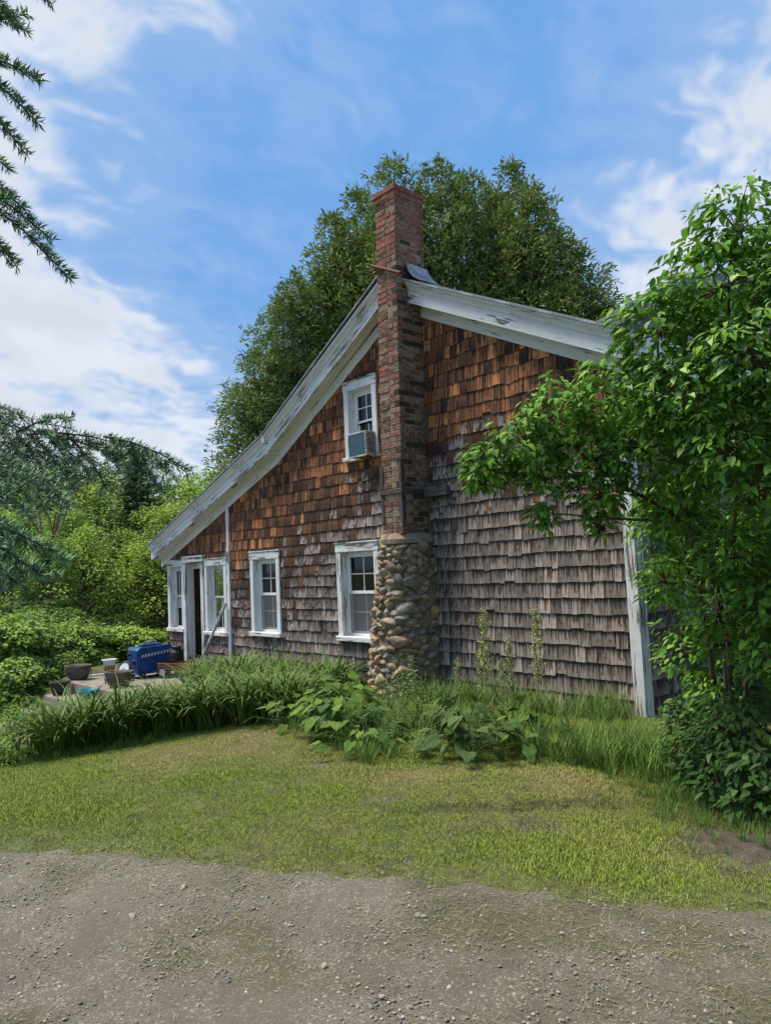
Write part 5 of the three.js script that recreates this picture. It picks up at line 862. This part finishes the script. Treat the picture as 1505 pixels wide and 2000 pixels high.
// ---------------------------------------------------------------- trees
const quadLeaf = (mb, p, dir, up, L, W, col) => {
  const x = dir.clone().normalize(), z = V(0, 0, 0).crossVectors(x, up).normalize(), n = V(0, 0, 0).crossVectors(z, x), s = mb.count, P = (a, b, h) => mb.vert(p.x + x.x * a + z.x * b + n.x * h, p.y + x.y * a + z.y * b + n.y * h, p.z + x.z * a + z.z * b + n.z * h, n.x, n.y, n.z, a, b, col);
  P(0, 0, 0); P(L * 0.45, W, L * 0.08); P(L, 0, -L * 0.1); P(L * 0.45, -W, L * 0.08); mb.i.push(s, s + 1, s + 2, s, s + 2, s + 3);
};
function broadGeo(seed, H, R, cols, clumps = 46, per = 105, leaf = 0.17) {
  rnd = rngOf(seed); const wood = new MB(), lf = new MB(), top = H * 0.62, trunk = [[0, -0.4, 0], [rr(-0.15, 0.15), H * 0.3, rr(-0.15, 0.15)], [rr(-0.3, 0.3), top, rr(-0.3, 0.3)], [rr(-0.4, 0.4), H * 0.9, rr(-0.4, 0.4)]];
  wood.tube(trunk, [H * 0.02, H * 0.016, H * 0.01, 0.02], 7);
  for (let c = 0; c < clumps; c++) {
    const az = c * 2.4 + rr(-0.5, 0.5), v = Math.pow((c + 0.5) / clumps, 0.9), yy = H * mix(0.16, 0.95, v), rad = R * Math.sin(Math.PI * Math.pow(mix(0.12, 0.98, v), 0.8)) * rr(0.6, 1.08), cc = V(Math.cos(az) * rad, yy, Math.sin(az) * rad), cr = R * rr(0.24, 0.42), col = pick(cols);
    const t = clamp(v * 0.8), b = [mix(trunk[0][0], trunk[3][0], t), yy * 0.72, mix(trunk[0][2], trunk[3][2], t)]; wood.tube([b, [mix(b[0], cc.x, 0.5), mix(b[1], cc.y, 0.55) + 0.1, mix(b[2], cc.z, 0.5)], [cc.x, cc.y, cc.z]], [H * 0.006, H * 0.004, 0.008], 5);
    for (let k = 0; k < per; k++) { const u = V(rr(-1, 1), rr(-1, 1), rr(-1, 1)); if (u.lengthSq() > 1) { k--; continue; } const q = u.clone().multiply(V(1, 0.7, 1)).multiplyScalar(cr).add(cc); quadLeaf(lf, q, V(u.x + rr(-0.8, 0.8), rr(-0.7, 0.3), u.z + rr(-0.8, 0.8)), V(u.x * 0.6 + rr(-0.5, 0.5), 1, u.z * 0.6 + rr(-0.5, 0.5)), leaf * rr(0.7, 1.35), leaf * rr(0.28, 0.42), tint(col, 0.18)); }
  }
  return [wood.geo(), lf.geo()];
}
MAT.crown = leafMat(0.9, 0.35);
{
  const kinds = [broadGeo(201, 8, 2.3, [[0.189, 0.318, 0.0433], [0.244, 0.385, 0.052], [0.144, 0.26, 0.0433]]), broadGeo(202, 8, 2.7, [[0.265, 0.404, 0.052], [0.332, 0.462, 0.0608], [0.201, 0.326, 0.0433]]), broadGeo(203, 8, 2.0, [[0.133, 0.241, 0.0433], [0.167, 0.288, 0.0485]]), broadGeo(204, 8, 2.5, [[0.221, 0.365, 0.052], [0.311, 0.404, 0.052], [0.177, 0.288, 0.052]])];
  const BROAD = [[-41.7,-5.41,10.8],[-34.1,-4.95,9.2],[-29.8,-5.15,8.2],[-41.2,-10.5,10.2],[-24.9,-1.56,6.2],[-21,-1.49,5.2],[-22.3,-2.99,6.2],[-37.6,-13,10],[-33.1,-12,9],[-28.7,-10.9,8.4],[-21,-4.47,5.3],[-20.7,-3.26,4.4],[-17.7,-3.63,5],[-20,0.46,4.6],[-19.2,-3.41,3.9],[-26.3,-10.6,7.9],[-23.7,-10.4,6.8],[-32.1,-1.15,8.1],[-38.1,-0.49,10.2],[-37.3,1.67,10.4],[-18.5,-1.24,4.3],[-18.2,-0.06,4.1],[-24,1.8,6.5],[-45,-8,11.5],[-47,-13,12],[-46,-3,11.5],[-40,4,10]];
  rnd = rngOf(205); const srcs = [];
  BROAD.forEach(([x, z, h], k) => { const q = (k * 7 + (k >> 2)) % 4; let o; if (!srcs[q]) { o = srcs[q] = thing('broadleaf_tree', 'leafy green tree in the woods beyond the terrace', 'tree', [0, 0, 0], 0, 'woodland trees behind the landing'); mesh('trunk', kinds[q][0], MAT.bark, o); mesh('crown', kinds[q][1], MAT.crown, o); } else o = copyOf(srcs[q], [0, 0, 0], 0); const s = h / 8; o.position.set(x, lie(x, z), z); o.rotation.y = rr(0, 6.28); o.scale.set(s * rr(0.95, 1.2), s, s * rr(0.95, 1.2)); });
  // a pine, a dead tree
  rnd = rngOf(206); const pw = new MB(), pn = new MB(), H = 10.5; pw.tube([[0, -0.5, 0], [0.05, H * 0.5, 0], [0, H, 0]], [0.2, 0.12, 0.02], 8);
  for (let y = 1.2; y < H - 0.2; y += 0.36) { const n = 7, R = 2.5 * Math.pow(1 - y / (H + 0.6), 0.75); for (let k = 0; k < n; k++) { const az = k * 6.283 / n + y * 3, L = R * rr(0.65, 1.1), tip = V(Math.cos(az) * L, y + 0.25 * L * 0.5, Math.sin(az) * L); pw.tube([[0, y, 0], [tip.x * 0.5, y + 0.03, tip.z * 0.5], [tip.x, tip.y, tip.z]], [0.03, 0.02, 0.008], 4); for (let q = 0; q < 90; q++) { const t = 0.25 + 0.8 * rnd(), p = V(tip.x * t + rr(-0.2, 0.2), mix(y, tip.y, t) + rr(-0.1, 0.14), tip.z * t + rr(-0.2, 0.2)); quadLeaf(pn, p, V(rr(-1, 1), rr(-0.2, 0.9), rr(-1, 1)), V(rr(-1, 1), 1, rr(-1, 1)), rr(0.16, 0.3), 0.03, tint([0.13, 0.19, 0.07], 0.2)); } } }
  const pine = thing('pine_tree', 'dark tall pine standing among the leafy woodland trees', 'tree', [-22.6, lie(-22.6, -4.6), -4.6]); pw.build('trunk', MAT.bark, pine); pn.build('crown', flatMat, pine); pine.scale.set(0.82, 0.72, 0.82);
  const dw = new MB(); const twig = (p, d, L, r, n) => { const e = p.clone().addScaledVector(d, L); const m = p.clone().lerp(e, 0.5).add(V(rr(-0.06, 0.06) * L, 0, rr(-0.06, 0.06) * L)); dw.tube([[p.x, p.y, p.z], [m.x, m.y, m.z], [e.x, e.y, e.z]], [r, r * 0.8, r * 0.5], 5, [1.6, 1.5, 1.35]); if (n > 0) for (let k = 0; k < 3; k++) twig(m.clone().lerp(e, rr(0, 1)), d.clone().add(V(rr(-0.6, 0.6), rr(-0.1, 0.5), rr(-0.6, 0.6))).normalize(), L * rr(0.45, 0.7), r * 0.5, n - 1); };
  const dead = thing('dead_tree', 'bare grey dead tree with forked branches in the woods', 'tree', [-18.6, lie(-18.6, -0.2), -0.2]); twig(V(0, 0, 0), V(0.02, 1, 0), 3.6, 0.09, 0); for (let k = 0; k < 5; k++) twig(V(0.05, 3.2 + 0.1 * k, 0), dirOf(k * 1.5, 1.15), 1.5, 0.04, 2); dw.build('trunk', std({ map: T.bark, color: lin(1.5, 1.45, 1.35), vertexColors: false }), dead);
}
{ // undergrowth beside and behind the landing
  const BUSH = [[-13.5,0.326,2.11,0.667],[-13.6,0.0858,1.45,0.573],[-13.7,0.186,0.759,0.59],[-14.3,0.0135,-0.068,0.562],[-16.5,0.399,0.923,0.66],[-16.9,0.363,-0.113,0.625],[-13.9,0.111,-0.53,0.438],[-13.5,0.0896,-0.901,0.312],[-12.6,-0.368,2.47,0.573],[-12.4,-0.577,1.98,0.296],[-12.2,-0.898,2.72,0.453],[-13.4,-0.246,0.401,0.354],[-14.4,-0.203,-1.53,0.264],[-14.2,0.314,2.85,0.667],[-17.1,0.0966,-1.5,0.583],[-12.8,-0.237,2.01,0.431],[-12.9,-0.215,1.36,0.389],[-12.5,-0.896,2.31,0.365],[-11.6,-1.1,3.3,0.5],[-11.9,-0.75,3.4,0.5]];
  const make = (seed, cols, per, len) => { rnd = rngOf(seed); const mb = new MB(), st = new MB(), L = leafCloud([[0, 0, 0, 1], [0.5, -0.5, 0.3, 0.6], [-0.5, -0.5, -0.3, 0.6], [0.1, -0.8, -0.2, 0.6]], { per, len, cols, shell: 0.35 }); for (const l of L) quadLeaf(mb, V(...l.p), l.dir, l.up, l.L, l.L * 0.3, tint(l.c, 0.2)); for (let k = 0; k < 14; k++) st.tube([[rr(-0.3, 0.3), -2, rr(-0.3, 0.3)], [rr(-0.4, 0.4), -0.7, rr(-0.4, 0.4)], [rr(-0.7, 0.7), rr(-0.1, 0.6), rr(-0.7, 0.7)]], [0.0751, 0.0467, 0.0134], 5); return [st.geo(), mb.geo()]; };
  const kinds = [make(211, [[0.204, 0.336, 0.0503], [0.279, 0.409, 0.0503], [0.149, 0.261, 0.042]], 1100, [0.1, 0.2]), make(212, [[0.343, 0.484, 0.0588], [0.256, 0.392, 0.0503]], 620, [0.16, 0.32]), make(213, [[0.171, 0.281, 0.042], [0.237, 0.354, 0.0503]], 1200, [0.08, 0.16])];
  rnd = rngOf(214); const srcs = [];
  const names = [['leafy_bush', 'leafy green bush in the undergrowth left of the landing', 'undergrowth bushes left of the landing'], ['grape_bush', 'bright broad leaved vine bush behind the landing', 'bright vine bushes behind the landing'], ['dark_bush', 'darker small leaved bush in the undergrowth left of the landing', 'darker undergrowth bushes']];
  BUSH.forEach(([x, y, z, r], k) => { const q = [6, 7, 11, 12].includes(k) ? 1 : k % 3 === 1 ? 2 : 0; let o; if (!srcs[q]) { o = srcs[q] = thing(names[q][0], names[q][1], 'bush', [0, 0, 0], 0, names[q][2]); mesh('stems', kinds[q][0], MAT.bark, o); mesh('foliage', kinds[q][1], MAT.crown, o); } else o = copyOf(srcs[q], [0, 0, 0], 0); o.position.set(x, y, z); o.rotation.y = rr(0, 6.28); o.scale.set(r * 1.15, r * rr(0.9, 1.05), r * 1.15); });
}
{ // cedars behind the roof
  const cedar = (seed, H, R) => {
    rnd = rngOf(seed); const wood = new MB(), lf = new MB(); wood.tube([[0, -0.5, 0], [0.1, H * 0.5, 0], [0, H * 0.93, 0]], [0.22, 0.14, 0.02], 8);
    const tops = [[0, 0, 1], [rr(0.3, 0.8), rr(-0.6, 0.6), rr(0.86, 0.95)], [rr(-0.8, -0.3), rr(-0.6, 0.6), rr(0.85, 0.95)], [rr(-0.4, 0.4), rr(0.4, 0.9), rr(0.8, 0.92)]];
    for (const [tx, tz] of tops) wood.tube([[0, H * 0.35, 0], [tx * 0.7, H * 0.6, tz * 0.7], [tx, H * 0.88, tz]], [0.09, 0.06, 0.015], 6);
    for (let k = 0; k < 3300; k++) {
      const [tx, tz, th] = tops[Math.floor(rnd() * 4)], v = Math.pow(rnd(), 0.8), y = H * th * mix(0.1, 1, v), az = rr(0, 6.28), prof = R * (0.2 + 0.85 * Math.pow(1 - Math.pow(v, 3.2), 0.6)) * (v > 0.94 ? (1 - v) * 9 + 0.45 : 1) * (0.55 + 0.75 * noise3(az * 1.3 + seed, y * 0.55, seed)) * (0.6 + 0.5 * fbm(az * 2.2 + seed, y * 1.3, 2)), depth = (fbm(az * 3 + seed * 3, y * 1.1 + 5, 3) < 0.4 && rnd() < 0.75) ? 0.3 * rnd() : Math.pow(rnd(), 0.45), rad = prof * mix(0.25, 1, depth), c = V(tx * v + Math.cos(az) * rad, y, tz * v + Math.sin(az) * rad), out = dirOf(az + rr(-0.6, 0.6), rr(0.2, 1.1)), base = tint(lerp3([0.12, 0.192, 0.0443], [0.274, 0.339, 0.0623], rnd() * rnd()), 0.18);
      for (let q = 0; q < 8; q++) { const d = out.clone().add(V(rr(-0.75, 0.75), rr(-1.3, 0.5), rr(-0.75, 0.75))).normalize(), p = c.clone().add(V(rr(-0.16, 0.16), rr(-0.16, 0.16), rr(-0.16, 0.16))); quadLeaf(lf, p, d, V(rr(-1, 1), rr(0, 1), rr(-1, 1)), rr(0.12, 0.28), rr(0.018, 0.04), tint(base, 0.2)); }
    }
    return [wood.geo(), lf.geo()];
  };
  const kinds = [cedar(221, 14, 2.3), cedar(222, 14, 2.5), cedar(223, 14, 2.1)];
  const CEDAR = [[-15.0,-5.3,9.0],[-15.2,-6.7,11.6],[-15.1,-8.4,14.2],[-14.2,-10.5,16.6],[-12.6,-11.2,16.0],[-11.4,-13.6,16.2],[-9.0,-13.4,12.2],[-13,-13.3,16.4],[-15.9,-10.2,16.0],[-10.2,-12.8,14.6],[-13.6,-9.2,13.0],[-8.3,-13.9,10.2]];
  const CL = { 0: 'lowest and leftmost cedar, beside the bend in the roof edge', 1: 'second cedar from the left, above the left slope of the roof', 2: 'third cedar from the left, rising left of the chimney', 3: 'cedar whose top shows directly behind the chimney', 6: 'shorter cedar near the right end of the clump', 11: 'lowest cedar at the far right end of the clump' };
  rnd = rngOf(224); const srcs = [];
  CEDAR.forEach(([x, z, h], k) => { const q = k % 3; let o; if (!srcs[q]) { o = srcs[q] = thing('cedar_tree', 'tall dense green cedar in the middle of the clump behind the roof', 'tree', [0, 0, 0], 0, 'cedars behind the house'); mesh('trunk', kinds[q][0], MAT.bark, o); mesh('crown', kinds[q][1], MAT.crown, o); } else o = copyOf(srcs[q], [0, 0, 0], 0); const s = h / 14; if (CL[k]) o.userData.label = CL[k]; else o.userData.label = 'tall dense green cedar in the middle of the clump behind the roof'; o.position.set(x, -0.6, z); o.rotation.y = rr(0, 6.28); o.scale.set(rr(0.9, 1.05) * (h < 12 ? 0.85 : 1), s, rr(0.9, 1.05) * (h < 12 ? 0.85 : 1)); });
}
{ // spruce boughs reaching in from a tree left of the drive
  const T1=[[2.29,2.72,6.56,2.38,2.75,6.47],[2.31,2.77,6.54,2.37,2.72,6.47],[2.31,2.81,6.54,2.41,2.69,6.5],[2.28,2.89,6.44,2.31,2.85,6.4],[2.27,2.68,6.58,2.48,2.55,6.48],[2.27,2.67,6.58,2.47,2.47,6.48],[2.27,2.61,6.57,2.4,2.44,6.48],[2.26,2.52,6.57,2.32,2.44,6.49],[2.26,2.45,6.56,2.39,2.33,6.48],[2.23,2.45,6.6,2.42,2.27,6.44],[2.23,2.44,6.6,2.49,2.17,6.43],[2.26,2.34,6.55,2.37,2.22,6.49],[2.32,2.34,6.56,2.42,2.33,6.52]];
  const T2=[[1.44,2.2,6.55,1.89,1.98,6.33],[1.87,1.99,6.35,2.02,2.01,6.26],[1.89,1.98,6.33,2.1,1.93,6.16],[2.05,1.96,6.2,2.24,1.86,6.07],[2.08,1.95,6.18,2.16,1.87,6.08],[1.98,1.96,6.22,2.18,1.84,6.13],[1.95,1.98,6.26,2.11,1.81,6.21],[1.91,1.98,6.3,1.94,1.87,6.18],[1.89,1.98,6.33,2.11,1.81,6.29],[1.86,1.98,6.35,2.12,1.78,6.34],[1.83,2,6.38,2.21,1.75,6.39],[1.78,2.01,6.44,2.17,1.77,6.44],[1.68,2.08,6.42,1.88,2.03,6.34],[2.01,1.91,6.47,2.29,1.77,6.38],[2.11,1.87,6.52,2.31,1.81,6.43],[1.92,1.98,6.29,2.04,1.9,6.15],[2.2,1.82,6.56,2.35,1.74,6.46],[2.11,1.92,6.16,2.18,1.82,6.14]];
  const T3=[[2.45,1.72,6.64,2.63,1.65,6.51],[2.51,1.7,6.65,2.67,1.61,6.54],[2.51,1.68,6.65,2.64,1.6,6.57],[2.49,1.71,6.6,2.5,1.68,6.51],[2.42,1.73,6.6,2.54,1.69,6.54]];
  const tree = thing('spruce_tree', 'spruce at the left edge whose boughs reach into view', 'tree', [0, 0, 0]), foot = [1.05, 7.85];
  new MB().tube([[foot[0], -0.1, foot[1]], [foot[0], 2.5, foot[1]], [foot[0] + 0.05, 6.5, foot[1]]], [0.16, 0.13, 0.03], 10).build('trunk', MAT.bark, tree);
  const needleMat = std({ vertexColors: true, roughness: 0.95 }), twigMat = std({ map: T.bark, color: lin(0.34, 0.28, 0.2) });
  rnd = rngOf(231);
  const bough = (segs, dens, side, nl) => {
    const g = part('bough', tree), wood = new MB(), nd = new MB(), NEW = [0.18, 0.32, 0.165], OLD = [0.12, 0.22, 0.125];
    const twig = (a, b, lvl) => {
      const L = a.distanceTo(b), sag = L * 0.06, pts = [0, 0.33, 0.66, 1].map((t) => V(mix(a.x, b.x, t), mix(a.y, b.y, t) + Math.sin(t * Math.PI) * sag, mix(a.z, b.z, t)));
      wood.tube(pts.map((p) => [p.x, p.y, p.z]), lvl ? [0.0014, 0.0013, 0.0011, 0.0008] : [0.003, 0.0026, 0.002, 0.0011], 5);
      const d = b.clone().sub(a).normalize(), s1 = V(0, 0, 0).crossVectors(d, V(0, 1, 0)).normalize(), s2 = V(0, 0, 0).crossVectors(s1, d), n = Math.round(L * dens);
      for (let k = 0; k < n; k++) { const t = rnd(), i = Math.min(2, Math.floor(t * 3)), p = pts[i].clone().lerp(pts[i + 1], t * 3 - i), a2 = rr(0, 6.28), rad = V(0, 0, 0).addScaledVector(s1, Math.cos(a2)).addScaledVector(s2, Math.sin(a2) + 0.25), dir = rad.addScaledVector(d, rr(0.35, 0.8)); quadLeaf(nd, p, dir, V(rr(-1, 1), rr(-1, 1), rr(-1, 1)), nl * rr(0.75, 1.15), 0.0008, tint(t > 0.6 ? NEW : OLD, 0.25)); }
      if (lvl < side) { const m = Math.max(2, Math.round(L / 0.055)); for (let k = 0; k < m; k++) for (const s of [-1, 1]) { const t = (k + 0.4 + rr(-0.2, 0.2)) / m; if (t > 0.92 || rnd() < 0.25) continue; const p = a.clone().lerp(b, t), l = L * (1 - t) * rr(0.3, 0.5) + 0.035, e = p.clone().addScaledVector(d, l * 0.75).addScaledVector(s1, s * l * 0.6).add(V(0, -l * rr(0.05, 0.35), 0)); twig(p, e, lvl + 1); } }
    };
    for (const q of segs) { twig(V(q[0], q[1], q[2]), V(q[3], q[4], q[5]), 0); }
    wood.build('twigs', twigMat, g).userData.kind = 'stuff'; nd.build('needles', needleMat, g).userData.kind = 'stuff';
  };
  const arm = (y0, to) => { const mb = new MB(); mb.tube([[foot[0], y0, foot[1]], [mix(foot[0], to[0], 0.5), mix(y0, to[1], 0.5) + 0.08, mix(foot[1], to[2], 0.5)], to], [0.016, 0.01, 0.004], 7); mb.build('branch', MAT.bark, tree); };
  bough(T1, 1500, 0, 0.021); bough(T2, 750, 1, 0.0195); bough(T3, 1200, 1, 0.018);
  arm(3.4, [2.27, 2.62, 6.6]); arm(2.6, [2.23, 2.42, 6.62]); arm(2.7, [1.44, 2.2, 6.55]); arm(2.0, [2.4, 1.73, 6.66]); arm(3.6, [2.3, 2.8, 6.55]);
  for (let k = 0; k < 10; k++) { const az = rr(0.3, 3.9), y = rr(1.0, 4.6), L = rr(0.7, 1.2), e = [foot[0] + Math.cos(az) * L, y - 0.25, foot[1] + Math.sin(az) * L]; arm(y, e); bough([[mix(foot[0], e[0], 0.4), y - 0.05, mix(foot[1], e[2], 0.4), ...e]], 900, 1, 0.02); }
}
{ // thin overhead wire in front of the woods
  const w = new MB().tube([[-17.4, 1.05, 1.2], [-17.8, 1.12, -0.6], [-18.4, 1.3, -2.6]], 0.008, 5); tag(w.build('overhead_wire', std({ color: lin(0.3, 0.32, 0.33) })), 'thin pale wire strung in front of the woods', 'wire');
}

scene.traverse((o) => { if (o.isMesh) { o.castShadow = true; o.receiveShadow = true; } });
renderer.render(scene, camera);
